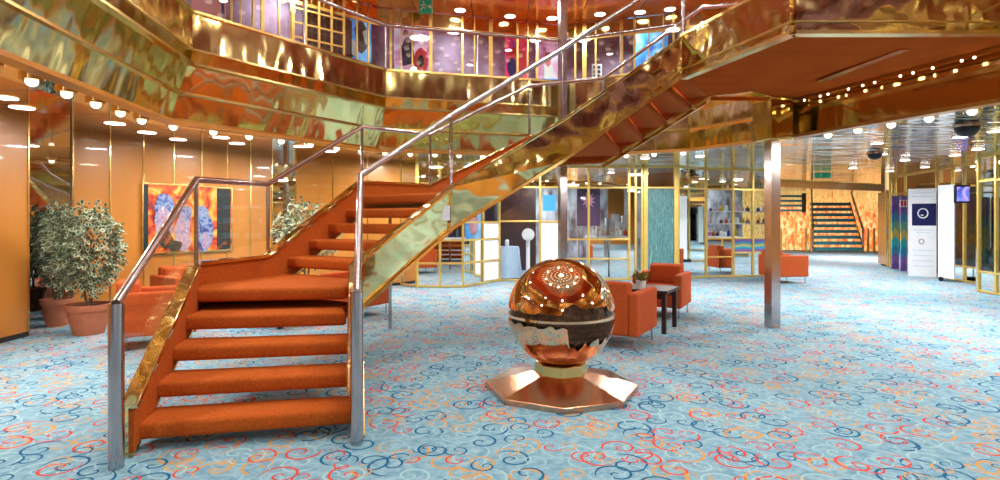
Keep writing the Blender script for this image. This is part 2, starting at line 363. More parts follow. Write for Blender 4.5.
ring('ceiling', strip_o, OUT, ZC, [9, 10, 0, 1], M['ceil_left'])
ring('ceiling', strip_o, OUT, ZC, [2, 3, 4, 5, 6, 7, 8], M['ceil_right'])
# lower mirror strip with bulbs
lip = offset(ATR, .30); s2 = offset(ATR, .76)
ring('ceiling', lip, s2, 2.54, range(NA), M['mirror'], .14)
# upper deck
UP = [Vector(p) for p in ((-7.2, 3.2), (-6.6, 8.5), (-2.6, 12.1), (1.5, 13.2), (4.4, 12.2), (8.5, 9.2), (9.5, 5), (9.5, 0), (4, -6), (-3, -6), (-7, -1))]
ring('floor', offset(ATR, .1), [p*1.0 for p in offset(UP, 2.5)], 3.15, range(NA), M['orange_carpet'], .1)
rc = MB(); rc.prism([tuple(p) for p in offset(UP, 2.5)], 5.9, 6.0)
struct(rc, 'ceiling', M['ceil_up'], origin=(0, 0, 5.9))
rc = MB(); rc.prism([tuple(p) for p in offset(ATR, -.1)], 5.87, 5.90); struct(rc, 'ceiling', M['ceil_gold'], origin=(0, 0, 5.87))
# fascia of the atrium opening: stepped polished gold bands
prof = [(.00, .0, 3.73, 3.33), (.00, .03, 3.31, 3.16), (.05, .17, 3.16, 2.83), (.17, .28, 2.83, 2.52)]
def slab8(mb, p0, p1, q0, q1, zb, zt, n):
    # a panel whose bottom edge p0-p1 and top edge q0-q1 differ in plan; n = thickness vectors at both ends
    zb0, zb1 = zb if isinstance(zb, tuple) else (zb, zb); zt0, zt1 = zt if isinstance(zt, tuple) else (zt, zt)
    vs = [(*p0, zb0), (*p1, zb1), (*(p1+n[1]), zb1), (*(p0+n[0]), zb0), (*q0, zt0), (*q1, zt1), (*(q1+n[1]), zt1), (*(q0+n[0]), zt0)]
    return mb.raw(vs, [[3, 2, 1, 0], [4, 5, 6, 7], [0, 1, 5, 4], [1, 2, 6, 5], [2, 3, 7, 6], [3, 0, 4, 7]])
def fascia_slant(name, idx, ot, ob, zt, zb, m, t=.05):
    a = offset(ATR, ot); c = offset(ATR, ob); b = offset(ATR, ot+t); mb = MB()
    for i in idx:
        j = (i+1) % NA; slab8(mb, c[i], c[j], a[i], a[j], zb, zt, (b[i]-a[i], b[j]-a[j]))
    return struct(mb, name, m)
def fascia_band(name, idx, off, zt, zb, m, t=.05):
    a = offset(ATR, off); b = offset(ATR, off+t); mb = MB()
    for i in idx:
        j = (i+1) % NA; mb.prism([a[i], a[j], b[j], b[i]], zb, zt)
    return struct(mb, name, m)
full = [9, 10, 0, 1, 2, 3, 4]
low = list(range(5, 9))
for k, (o_, o2_, zt, zb) in enumerate(prof):
    fascia_slant('trim_%d' % (k+1), [9, 10, 0, 1, 2], o_, o2_, zt, zb, M['gold'], .05 if k != 0 else .1)
    vo = (0, 0, .14, .22)[k]
    fascia_slant('trim_%d' % (k+1), [3, 4, 5, 6, 7, 8] if k > 0 else [3, 6, 7, 8], vo, vo, zt, zb, M['gold'], .05 if k != 0 else .1)
fascia_band('trim_5', range(NA), -.02, 3.33, 3.31, M['brass'], .2)
fascia_band('trim_6', range(NA), -.03, 3.165, 3.14, M['brass'], .25)
fascia_band('trim_7', range(NA), .12, 2.84, 2.815, M['brass'], .2)
fascia_band('trim_8', range(NA), .20, 2.53, 2.49, M['wood'], .14)
fascia_band('trim_9', [i for i in range(NA) if i not in (4, 5)], -.03, 3.76, 3.73, M['brass'], .2)
# ------------------------------------------------------------------ left wood wall
def wood_wall(name, p, q, n, z1=ZC, z0=0):
    mb = MB(); p = Vector(p); q = Vector(q)
    mb.wall(p, q, z0, z1, .08)
    mb.mi = 1; d = (q-p); nn_ = Vector((d.y, -d.x)).normalized()
    for i in range(0, n+1):
        c = p+d*i/n+nn_*.003; mb.box((c.x, c.y, (z0+z1)/2), (.018, .018, z1-z0-.02), math.atan2(d.y, d.x))
    mb.mi = 2; mb.wall(p+nn_*.012, q+nn_*.012, 0, .06, .012)
    return struct(mb, name, [M['wood'], M['brass'], M['dark']])
P1 = XY(28, 6.75); P2 = XY(31, 7.75); P2b = XY(73, 7.85); P3 = XY(272, 10.75); P3b = XY(296, 11.1); P4 = XY(432, 12.3)
wood_wall('wall_left', (-5.45, .5), P1, 5)
wood_wall('wall_left', P2b, P3, 7)
wood_wall('wall_left', P3b, P4, 4)
mb = MB(); mb.wall(P1+Vector((-.02, 0)), P2+Vector((-.2, .0)), 0, ZC, .05); struct(mb, 'wall_left', M['mirror'])
mb = MB(); mb.wall(P2+Vector((-.4, 0)), P2b+Vector((0, .35)), 0, ZC, .04); struct(mb, 'wall_left', M['mirror'])
mb = MB(); mb.wall(P3, P3b, 0, ZC, .04); struct(mb, 'wall_left', M['mirror'])
mb = MB(); mb.wall((-5.6, -6.5), (-5.45, .5), 0, ZC, .08); struct(mb, 'wall_left', M['wood'])
mb = MB(); mb.wall((12, -6.5), (-5.6, -6.5), 0, 6, .1); struct(mb, 'wall_back', M['wood'])

# ------------------------------------------------------------------ columns
def column(name, label, x, y, ztop, wd):
    t = thing(name, label, 'column', (x, y, 0))
    mb = MB(); mb.lathe([(wd*.5, 0), (wd*.5, ztop)], (x, y, 0), 4, PI/4+.25); mb.build('shaft', M['chrome'], t)
    return t
c1 = column('column', 'tall chrome column standing behind the copper globe, rising through both decks', 1.05*.985, 9.25, 5.9, .17)
c2 = column('column', 'chrome column on the open carpet right of the armchairs, under gold beam end', 3.55, 7.3, 2.42, .19)
mb = MB(); mb.box((3.55, 7.3, 2.69), (.34, .34, .53), .3); mb.build('capital_box', M['gold'], c2, bevel=.01)
mb = MB(); mb.box((3.55, 7.3, 2.96), (.42, .42, .03), .3); mb.build('capital_plate', M['brass'], c2)
column('column', 'thin steel support post behind the stairs, right of the newel', *XY(390, 7.25), 1.5, .06)

# ------------------------------------------------------------------ STAIRCASE
R_ = .17; TH = .105
OUTER = [(-2.19, 3.30, .12), (-2.43, 4.44, .85), (-2.58, 4.75, .86), (-2.30, 5.50, .875), (-1.72, 6.90, 1.70), (-.95, 7.60, 1.705), (.42, 8.0, 2.42), (1.43, 7.75, 2.46), (2.65, 7.06, 3.23)]
INNER = [(-.93, 3.58, .12), (-1.20, 4.62, .85), (-1.20, 4.90, .90), (-.50, 5.70, 1.56), (.66, 5.90, 2.28), (2.0, 6.10, 3.23)]
def at_z(poly, z):
    for a, b in zip(poly, poly[1:]):
        if a[2] <= z <= b[2] and b[2] > a[2]:
            t = (z-a[2])/(b[2]-a[2]); return Vector((a[0]+(b[0]-a[0])*t, a[1]+(b[1]-a[1])*t)), poly.index(a)+t
    return Vector(poly[-1][:2]), len(poly)-1
def inset(p, q, d):
    e = (q-p).normalized()*d; return p+e, q-e
stair = thing('staircase', 'curved open-tread staircase with orange carpet, mirror gold sides and steel handrails', 'staircase', (-1.5, 4.0, 0))
for n in range(1, 19):
    z = R_*n
    po, io = at_z(OUTER, z); pi_, ii = at_z(INNER, z)
    zb = z+R_*1.25
    qo, jo = at_z(OUTER, zb); qi, ji = at_z(INNER, zb)
    # corner vertices of the outer / inner line passed by this tread
    oc = [Vector(OUTER[k][:2]) for k in range(len(OUTER)) if io < k < jo]
    ic = [Vector(INNER[k][:2]) for k in range(len(INNER)) if ii < k < ji]
    a, b = inset(po, pi_, .004); c, d = inset(qo, qi, .004)
    if 4 <= n <= 13:
        b = pi_+(po-pi_).normalized()*.06; d = qi+(qo-qi).normalized()*.06; ic = [p+(po-pi_).normalized()*.06 for p in ic]
    cen = (po+pi_+qo+qi)/4
    pts = [a, b]+[p+(cen-p).normalized()*.03 for p in ic]+[d, c]+[p+(cen-p).normalized()*.03 for p in oc[::-1]]
    mb = MB(); mb.prism(pts, z-TH, z); mb.build('tread', M['orange_carpet'], stair, bevel=.03, seg=3, smooth=True)
def sub(poly, i0=0, i1=None): return poly[i0:i1]
def stringer(poly, lining_side, up=.17, dn=.27, first=0):
    gp = MB(); ln = MB(); cp = MB(); bt = MB()
    n = len(poly)
    for i, (a, b) in enumerate(zip(poly, poly[1:])):
        pa = Vector(a[:2]); pb = Vector(b[:2]); e = (pb-pa).normalized(); nrm = Vector((-e.y, e.x))*lining_side
        za0 = max(a[2]-dn, .0) if i else 0; zb0 = max(b[2]-dn, 0)
        tl = [0, 0]
        if lining_side == 1:
            tl = [nrm*(.045 if 2 <= i+q <= 3 else 0) for q in (0, 1)]
        else: tl = [nrm*0, nrm*0]
        slab8(gp, pa+tl[0], pb+tl[1], pa, pb, (za0, zb0), (a[2]+up, b[2]+up), (nrm*-.03, nrm*-.03))
        inn = lining_side == 1; lo_ = .09 if inn else .03
        ln.wall(pa+nrm*.05*(inn and 2 <= i <= 3), pb+nrm*.05*(inn and 1 <= i <= 2), (za0+lo_, zb0+lo_), (a[2]+up-.02, b[2]+up-.02), .03, lining_side)
        A = Vector((*(pa+nrm*.0), a[2]+up)); B = Vector((*(pb+nrm*.0), b[2]+up)); cp.beam(A, B, .10, .035)
        bt.beam((*(pa+tl[0]-nrm*.02), za0+.012), (*(pb+tl[1]-nrm*.02), zb0+.012), .09, .03)
    gp.build('stringer', M['stair_gold'], stair); ln.build('stringer_lining', M['orange_carpet'], stair)
    cp.build('stringer_cap', M['stair_gold'], stair, bevel=.008); bt.build('stringer_trim', M['brass'], stair)
stringer(OUTER, -1)      # lining on the right of the climb direction
stringer(INNER, 1)
# landing of the upper deck
LAND = [(2.0, 6.10), (2.43, 4.64), (5.2, 4.64), (4.6, 5.0), (3.80, 7.3), (3.05, 6.8), (2.65, 7.06)]
mb = MB(); mb.prism(LAND, 2.96, 3.02); mb.build('landing_soffit', M['soffit'], stair)
mb = MB(); mb.prism(LAND, 3.02, 3.25); mb.build('landing', M['orange_carpet'], stair)
mb = MB()
for a, b in (((2.0, 6.10), (2.43, 4.64)), ((2.43, 4.64), (5.6, 4.64))):
    mb.wall(a, b, 2.94, 3.39, .04, -1)
mb.build('landing_fascia', M['stair_gold'], stair)
mb = MB()
for a, b in (((2.0, 6.10), (2.43, 4.64)), ((2.43, 4.64), (5.6, 4.64))):
    mb.beam((*a, 2.945), (*b, 2.945), .09, .03); mb.beam((a[0]-.02, a[1]-.03, 3.03), (b[0]-.02, b[1]-.03, 3.03), .05, .015)
    mb.beam((*a, 3.40), (*b, 3.40), .1, .03)
mb.build('landing_trim', M['brass'], stair)
mb = MB(); mb.beam(W(820, 72, 6.2).xy.to_3d()+Vector((0, 0, 2.935)), W(905, 48, 5.1).xy.to_3d()+Vector((0, 0, 2.955)), .10, .012); mb.build('soffit_recess', M['copper_base'], stair)
# second soffit edge with gold rim, seen left of the column head
mb = MB(); mb.beam((2.65, 7.06, 2.93), (3.4, 7.1, 2.93), .05, .05); mb.beam((1.43, 7.8, 2.14), (2.62, 7.12, 2.90), .04, .05)
mb.build('soffit_rim', M['brass'], stair)
# newels and posts
def post(x, y, z0, z1, r): mb = MB(); mb.tube([(x, y, z0), (x, y, z1)], r, 14); return mb.build('newel_post' if r > .03 else 'baluster', M['chrome'], stair, smooth=True)
def rail_z(z): return z+.17+.72
L0 = (-2.165, 3.16); R0 = (-.895, 3.50)
post(*L0, 0, .93, .04); post(*R0, 0, .95, .04)
rl = [(*L0, .93), (-2.55, 4.70, 1.74), (-2.30, 5.55, 1.755), (-1.70, 6.90, 2.55), (-.95, 7.60, 2.56), (.42, 8.0, 3.32), (1.43, 7.75, 3.36), (2.55, 7.05, 4.08), (3.7, 6.9, 4.10)]
rr = [(*R0, .95), (-1.22, 4.9, 1.79), (-.50, 5.70, 2.46), (.66, 5.90, 3.20), (2.0, 6.10, 4.12), (2.43, 4.64, 4.42)]
for path in (rl, rr[:-1]):
    mb = MB(); mb.tube(path, .026, 12); mb.build('handrail', M['chrome'], stair, smooth=True)
    for p, q in zip(path[1:-1], path[2:]): pass
for (x, y, z), zb in ((rl[1], .95), (rl[2], 1.1), (rl[3], 1.75), (rl[4], 1.8), (rl[5], 2.5), (rl[6], 2.6), (rr[1], .95), (rr[2], 1.65), (rr[3], 2.35), (rr[4], 3.3)):
    post(x, y, zb, z, .018)
def glass_between(path, zs, m=M['glass']):
    for (a, b), (z0, z1) in zip(zip(path, path[1:]), zip(zs, zs[1:])):
        g = MB(); g.wall(a[:2], b[:2], (z0, z1), (a[2]-.07, b[2]-.07), .012); g.build('glass_panel', m, stair)
glass_between(rl[:8], [.30, 1.08, 1.2, 1.88, 1.92, 2.64, 2.68, 3.4])
glass_between(rr[:5], [.30, 1.10, 1.78, 2.5, 3.4])
nb = MB(); p = W(445, 213, 5.62); nb.box((p.x, p.y, p.z), (.10, .02, .15), .5); nb.build('notice_plate', M['white'], stair)
mb = MB(); p = W(444, 213, 5.66); mb.box((p.x, p.y, p.z), (.14, .02, .19), .5); mb.build('notice_frame', M['dark'], stair)

# ------------------------------------------------------------------ balcony balustrade on the upper deck
bal = thing('balcony_railing', 'steel and glass balcony railing around the upper deck above the gold fascia', 'railing', (0, 9, 3.73))
BP = offset(ATR, .02)
pth = [(*BP[i], 4.45) for i in (9, 10, 0, 1, 2, 3, 4)]
mb = MB(); mb.tube(pth, .028, 10); mb.build('handrail', M['chrome'], bal, smooth=True)
for i, j in ((10, 0), (0, 1), (1, 2), (2, 3), (3, 4)):
    a, b = BP[i], BP[j]; L = (b-a).length; n = max(2, int(L/1.0))
    for k in range(n):
        c = a+(b-a)*k/n; mb = MB(); mb.tube([(c.x, c.y, 3.72), (c.x, c.y, 4.44)], .014, 8); mb.build('baluster', M['chrome'], bal, smooth=True)
        d = a+(b-a)*(k+1)/n; e = (d-c).normalized()*.03
        g = MB(); g.wall(c+e, d-e, 3.78, 4.38, .012); g.build('glass_panel', M['glass'], bal)

# ------------------------------------------------------------------ bulbs under the fascia
def bulb_proto():
    t = thing('round_bulb', 'x', 'lamp', (0, 0, 0))
    s = MB(); prof_ = [(.001, -.075)]+[(.075*math.sin(a), -.0-.075*math.cos(a)) for a in [PI*k/10 for k in range(1, 6)]]+[(.075, .0), (.07, .012)]
    s.lathe(prof_, (0, 0, 0), 16); s.build('glass_cup', M['shop_glass'], t, local=True, smooth=True)
    s = MB(); s.lathe([(.001, -.05)]+[(.045*math.sin(a), -.008-.042*math.cos(a)) for a in [PI*k/8 for k in range(1, 8)]]+[(.001, .034)], (0, 0, 0), 12); s.build('glowing_globe', M['bulb'], t, local=True, smooth=True)
    s = MB(); s.lathe([(.085, .0), (.085, .03), (.05, .03)], (0, 0, 0), 16); s.build('socket_ring', M['brass'], t, local=True, smooth=True)
    return t
bp_ = bulb_proto(); first = True
BO = offset(ATR, .52)
for side, (i, j), n, k0 in (('left', (0, 1), 7, 0), ('rear left', (1, 2), 7, 0), ('centre', (2, 3), 8, 0), ('rear right', (3, 4), 5, 0), ('right', (5, 6), 6, 0)):
    a, b = BO[i], BO[j]
    for k in range(n):
        c = a+(b-a)*(k+.5)/n
        names = {'left': 'left gold fascia, %s from the near end', 'rear left': 'gold fascia above the stair foot, %s from the left', 'centre': 'middle gold fascia behind the stairs, %s from the left',
                 'rear right': 'gold fascia over the armchairs, %s from the left', 'right': 'right gold fascia, %s from the far end'}[side]
        lab = 'round bulb under the '+names % ORD[k]
        if first: o = bp_; o.location = (c.x, c.y, 2.51); o['label'] = lab; o['group'] = 'bulbs under the %s fascia' % side; first = False
        else: o = dup(bp_, (c.x, c.y, 2.51), 0, lab, 'bulbs under the %s fascia' % side)
    d = (a+b)/2
    lamp('bulb_row_light', (d.x, d.y, 2.42), 22, .3, (1, .8, .62))
# string of tiny lights along the right-hand fascia
ls = thing('light_string', 'string of tiny warm lights along the top edge of the right gold fascia', 'lights', (4.0, 6.2, 2.93))
a = Vector((3.80, 7.10)); b = Vector((4.50, 4.85))
mb = MB(); mb.beam((*a, 2.92), (*b, 2.92), .03, .02); mb.build('light_rail', M['brass'], ls)
for k in range(12):
    c = a+(b-a)*(k+.5+.25*math.sin(k*2.3))/12
    mb = MB(); mb.lathe([(.001, -.013), (.009, -.009), (.012, 0), (.009, .009), (.001, .013)], (c.x-.02, c.y, 2.90), 8); mb.build('bulb', M['spark'], ls, smooth=True)

# ------------------------------------------------------------------ downlights
def downlight(px, py, z, lab, grp, first=[None]):
    D = FPX*(z-EYE)/(HZ-py); x = (px-500)/FPX*D
    if first[0] is None:
        t = thing('ceiling_downlight', lab, 'ceiling light', (0, 0, 0), 0, grp)
        s = MB(); s.lathe([(.115, -.012), (.115, 0)], (0, 0, 0), 20); s.build('diffuser', M['lamp'], t, local=True, smooth=True)
        s = MB(); s.lathe([(.145, -.008), (.145, 0)], (0, 0, 0), 20); s.build('trim_ring', M['brass'], t, local=True, smooth=True)
        first[0] = t; t.location = (x, D, z)
    else:
        o = dup(first[0], (x, D, z), 0, lab, grp)
        if 'silver' in lab: o.scale = (.75, .75, 1)
for i, (px, py) in enumerate(((4, 97), (22, 107), (115, 123), (147, 132), (178, 139), (221, 137), (237, 143), (301, 146), (330, 151))):
    downlight(px, py, ZC-.001, 'downlight in the bronze ceiling along the wood wall, %s from the left' % ORD[i], 'downlights by the wood wall')
for i, (px, py) in enumerate(((645, 158), (700, 156), (877, 143), (960, 137), (995, 131), (882, 154), (905, 160), (955, 155), (978, 149), (925, 167), (853, 168), (890, 171))):
    downlight(px, py, ZC-.001, 'downlight in the silver mirror ceiling, %s' % ('far left', 'second from left', 'left of the big black dome', 'right of the big black dome', 'at the right photo edge', 'beside the small black dome', 'above the white banner', 'above the television', 'right of the television', 'over the glass doors', 'nearest the far stairs', 'above the wooden door leaf')[i], 'downlights over the right passage')
for i, (px, py) in enumerate(((510, 16), (552, 18), (600, 14), (640, 12), (670, 9), (733, 5), (352, 3), (460, 10))):
    downlight(px, py, 5.899, 'round downlight in the orange upper-deck ceiling, %s listed leftwards from the gold stairs rail' % ORD[i] if False else 'downlight in the orange upper-deck ceiling, %s' % ('left of the tall column', 'just left of the tall column', 'right of the tall column', 'above the blue poster', 'above the end of the blue arch sign', 'above the landing handrail', 'over the gold lattice screen', 'right of the green exit sign')[i], 'upper deck downlights')

# ------------------------------------------------------------------ globe sculpture
GX, GY = .507, 4.65
gl = thing('globe_sculpture', 'large polished copper globe with a dark cut band on an octagonal copper plinth', 'sculpture', (GX, GY, 0))
mb = MB(); mb.lathe([(.632, 0), (.632, .045), (.235, .145), (.10, .145)], (GX, GY, 0), 8, PI/8+.32); mb.build('plinth', M['copper_base'], gl, bevel=.004)
mb = MB(); mb.lathe([(.225, .13), (.215, .225)], (GX, GY, 0), 8, PI/8+.32); mb.build('neck', M['brass'], gl, bevel=.004)
gr = .443; gz = .64; random.seed(4)
def globe_shell(zf0, zf1, name, m, r, top):
    NS = 120; NR = 22; vs = []; fs = []
    for j in range(NR+1):
        for i in range(NS):
            a = 2*PI*i/NS; lo = zf0(a); hi = zf1(a); lat = lo+(hi-lo)*j/NR
            vs.append((GX+r*math.cos(lat)*math.cos(a), GY+r*math.cos(lat)*math.sin(a), gz+r*math.sin(lat)))
    for j in range(NR):
        for i in range(NS): fs.append([j*NS+i, j*NS+(i+1) % NS, (j+1)*NS+(i+1) % NS, (j+1)*NS+i])
    s = MB(); s.raw(vs, fs); return s.build(name, m, gl, smooth=True)
def jag(seed, base, amp, step=True):
    rnd = random.Random(seed); h = [base+rnd.random()*amp for _ in range(60)]
    return lambda a: h[int((a % (2*PI))/(2*PI)*60) % 60]
# fissure: a broad notch facing the viewer's right
def notch(a):
    d = (a-(-PI/2+.28)+PI) % (2*PI)-PI
    return max(0, 1-abs(d)/.26)
d2 = lambda a: ((a-(-PI/2+.75)+PI) % (2*PI)-PI)
ju = jag(3, .02, .05); jl = jag(9, -.16, .06)
def up_edge(a):
    t = .06+ju(a)*.8
    if abs(((a+PI/2-.1+PI) % (2*PI))-PI) < .16: t += .20-.55*abs(((a+PI/2-.1+PI) % (2*PI))-PI)
    if abs(((a+PI/2-.55+PI) % (2*PI))-PI) < .3: t += .09
    return t
def low_edge(a):
    t = jl(a)
    q_ = ((a+PI/2-.62+PI) % (2*PI))-PI
    if abs(q_) < .62: t -= .24+.10*(int(abs(q_)*9) % 2)
    if abs(((a+PI/2-.2+PI) % (2*PI))-PI) < .12: t -= .14
    return t
globe_shell(up_edge, lambda a: PI/2-.001, 'upper_shell', M['copper'], gr, True)
globe_shell(lambda a: -PI/2+.001, low_edge, 'lower_shell', M['copper'], gr, False)
mb = MB(); mb.lathe([(.001, -gr*.95)]+[(gr*.95*math.cos(l), gr*.95*math.sin(l)) for l in [(-PI/2+PI*k/24) for k in range(1, 24)]]+[(.001, gr*.95)], (GX, GY, gz), 64); mb.build('core', M['copper_dark'], gl, smooth=True)
mb = MB(); mb.lathe([(gr*.955, -.012), (gr*.992, -.01), (gr*.992, .01), (gr*.955, .012)], (GX, GY, gz-.018), 72); mb.build('equator_ring', M['copper'], gl, smooth=True)
# little relief blocks like rows of teeth in the cut
for row, (lat, h, n0, n1) in enumerate(((.13, .05, -12, 16), (-.08, .04, -14, 26), (-.19, .04, -4, 28), (-.29, .04, -2, 28), (-.40, .035, 0, 28), (.22, .04, 0, 6))):
    mb = MB()
    for k in range(n0, n1):
        a = -PI/2+k*.042
        rr_ = gr*.965; z = gz+gr*.97*math.sin(lat); rad = rr_*math.cos(lat)
        mb.box((GX+rad*math.cos(a), GY+rad*math.sin(a), z), (.012, .008, h*.8), a)
    mb.build('relief_teeth', M['tooth'], gl)

# ------------------------------------------------------------------ armchairs
def armchair():
    t = thing('armchair', 'x', 'armchair')
    w_, d_, h_ = .70, .76, .73
    s = MB(); s.box((0, .0, .235), (w_-.22, d_-.06, .17)); s.build('seat_base', M['orange_fabric'], t, local=True, bevel=.015)
    s = MB(); s.box((0, .07, .385), (w_-.225, d_-.18, .13)); s.build('seat_cushion', M['orange_fabric'], t, local=True, bevel=.035, seg=3)
    s = MB(); s.box((0, -d_/2+.06, .44), (w_-.215, .12, .58)); s.build('backrest', M['orange_fabric'], t, local=True, bevel=.025, seg=3)
    s = MB(); s.box((0, -d_/2+.165, .57), (w_-.23, .09, .30)); s.build('back_cushion', M['orange_fabric'], t, local=True, bevel=.035, seg=3)
    for sx in (-1, 1):
        s = MB(); s.box((sx*(w_/2-.055), .0, .385), (.11, d_, .47)); s.build('armrest', M['orange_fabric'], t, local=True, bevel=.025, seg=3)
        for sy in (-1, 1):
            s = MB(); s.tube([(sx*(w_/2-.05), sy*(d_/2-.06), 0), (sx*(w_/2-.05), sy*(d_/2-.06), .16)], .012, 8); s.build('leg', M['chrome'], t, local=True)
    return t
ch = armchair(); ch.location = (1.35, 6.42, 0); ch.rotation_euler = (0, 0, -math.radians(31)); ch['label'] = 'orange armchair turned away from the camera, directly behind the copper globe'; ch['group'] = 'orange armchairs'
dup(ch, (2.42, 8.35, 0), math.radians(151), 'orange armchair facing the camera beyond the dark side table', 'orange armchairs')
x, y = XY(158, 6.35); dup(ch, (x, y, 0), math.radians(-60), 'orange armchair seen through the glass beside the left newel post', 'orange armchairs')
x, y = XY(188, 8.0); dup(ch, (x, y, 0), math.radians(-125), 'orange armchair against the wood wall under the painting', 'orange armchairs')
x, y = XY(356, 8.3); dup(ch, (x, y, 0), math.radians(150), 'orange armchair glimpsed between the treads behind the stairs', 'orange armchairs')
x, y = XY(783, 12.6); dup(ch, (x, y, 0), math.radians(-80), 'orange armchair far off, just right of the chrome column', 'orange armchairs')
def side_table(name, label, x, y, rz, w_, h_, grp=None):
    t = thing(name, label, 'table', (0, 0, 0))
    s = MB(); s.box((0, 0, h_-.02), (w_, w_, .04)); s.build('table_top', M['dark_wood'], t, local=True, bevel=.004)
    s = MB()
    s.box((0, w_/2-.06, h_-.075), (w_-.12, .02, .07)); s.box((0, -w_/2+.06, h_-.075), (w_-.12, .02, .07)); s.build('apron', M['dark_wood'], t, local=True)
    for sx in (-1, 1):
        for sy in (-1, 1):
            s = MB(); s.box((sx*(w_/2-.05), sy*(w_/2-.05), (h_-.04)/2), (.05, .05, h_-.04)); s.build('leg', M['dark_wood'], t, local=True)
    t.location = (x, y, 0); t.rotation_euler = (0, 0, rz); return t
side_table('side_table', 'small square dark wood table between the two orange armchairs', 1.93, 7.25, -math.radians(31), .62, .53)
x, y = XY(280, 7.6); side_table('side_table', 'dark wood low table partly hidden behind the lower stair treads', x, y, -.4, .7, .45)

def leaf(mb, p, d, up, L, wd):
    d = d.normalized(); s = d.cross(up).normalized(); n = s.cross(d)
    a = p; tip = p+d*L; l = p+d*L*.45-s*wd+n*L*.08; r = p+d*L*.45+s*wd+n*L*.08; l2 = p+d*L*.8-s*wd*.55; r2 = p+d*L*.8+s*wd*.55
    c0 = p+d*L*.12; c1 = p+d*L*.85; cl = p+d*L*.45-s*wd*.72+n*L*.055; cr_ = p+d*L*.45+s*wd*.72+n*L*.055
    vs = [a, l, l2, tip, r2, r, c0, cl, c1, cr_]
    n0 = len(mb.v); mb.v += vs
    for f, m in (([6, 9, 8, 7], 0), ([0, 6, 7, 1], 1), ([1, 7, 8, 2], 1), ([2, 8, 3], 1), ([3, 8, 4], 1), ([4, 8, 9, 5], 1), ([5, 9, 6, 0], 1)):
        mb.f.append([n0+i for i in f]); mb.m.append(m)
def ficus(label, x, y, h, rad, pot_r, pot_h, seed, n=1500, zlow=.55):
    rnd = random.Random(seed)
    t = thing('potted_ficus', label, 'potted plant', (x, y, 0))
    s = MB(); s.lathe([(pot_r*.66, 0), (pot_r*.93, pot_h*.8), (pot_r*1.0, pot_h*.8), (pot_r*1.04, pot_h), (pot_r*.92, pot_h), (pot_r*.9, pot_h*.9)], (x, y, 0), 28); pt_ = s.build('pot', M['terracotta'], t, smooth=True)
    s = MB(); s.lathe([(pot_r*.9, pot_h*.9), (.01, pot_h*.93)], (x, y, 0), 20); s.build('soil', M['soil'], pt_)
    zc = (h+zlow)/2; hz = (h-zlow)/2
    for k in range(3):
        a = k*2.1+seed; s = MB(); s.tube([(x+.03*math.cos(a), y+.03*math.sin(a), pot_h*.9), (x+.05*math.cos(a+1), y+.05*math.sin(a+1), zlow+.1), (x+.12*math.cos(a), y+.12*math.sin(a), zc+.1)], [.016, .012, .007], 7); s.build('stem', M['bark'], t, smooth=True)
    f = MB(); tw = MB()
    for k in range(26):
        u = rnd.uniform(-1, 1); a = rnd.uniform(0, 2*PI); q = math.sqrt(1-u*u); e = Vector((x+rad*.8*q*math.cos(a), y+rad*.8*q*math.sin(a), zc+hz*.8*u)); tw.tube([(x, y, zc-.25*hz), ((x+e.x)/2, (y+e.y)/2, (zc+e.z)/2+.02), e], [.006, .004, .002], 5)
    tw.build('twigs', M['bark'], t)
    for k in range(n):
        u = rnd.uniform(-1, 1); a = rnd.uniform(0, 2*PI); q = math.sqrt(1-u*u); rr_ = rnd.uniform(.35, 1)**.5*(1+.12*math.sin(3*a+seed)+.08*math.sin(5*u*3))
        taper = 1-.18*max(0, -u)
        p = Vector((x+rad*rr_*q*math.cos(a)*taper, y+rad*rr_*q*math.sin(a)*taper, zc+hz*rr_*u))
        d = Vector((math.cos(a)*q+rnd.uniform(-.6, .6), math.sin(a)*q+rnd.uniform(-.6, .6), rnd.uniform(-1.0, .35)))
        leaf(f, p, d, Vector((rnd.uniform(-.5, .5), rnd.uniform(-.5, .5), 1)), rnd.uniform(.06, .095), rnd.uniform(.018, .027))
    f.build('foliage', [M['leaf'], M['leaf_edge']], t)
x, y = XY(89, 6.9); ficus('variegated ficus in terracotta pot in front of wood wall, the nearer and fuller of two', x, y, 1.60, .40, .245, .37, 3, 2000, .45)
x, y = XY(57, 7.42); ficus('variegated ficus in terracotta pot in front of the mirror strip, at far left', x, y, 1.60, .26, .18, .36, 5, 1400, .5)
x, y = XY(306, 8.9); ficus('pale variegated ficus behind the staircase in front of the narrow mirror', x, y, 1.70, .50, .25, .36, 8, 1500, .6)
# small plant on the side table
x, y = XY(641, 7.1); t = thing('small_potted_plant', 'small plant with yellow flowers in white pot on the dark side table', 'potted plant', (x, y, .53))
mb = MB(); mb.lathe([(.05, .53), (.065, .63), (.058, .63), (.05, .61)], (x, y, 0), 18); mb.build('pot', M['white'], t, smooth=True)
mb = MB(); rnd = random.Random(2)
M['plain_leaf'] = mat('plain_leaf', (.07, .16, .02), .6); M['flower'] = mat('flower', (.45, .30, .03), .6)
for k in range(90):
    a = rnd.uniform(0, 2*PI); d = Vector((math.cos(a), math.sin(a), rnd.uniform(.2, 2))); leaf(mb, Vector((x, y, .62))+d.normalized()*rnd.uniform(.0, .11), d, Vector((.1, .2, 1)), .07, .018)
mb.build('leaves', [M['plain_leaf'], M['flower']], t)

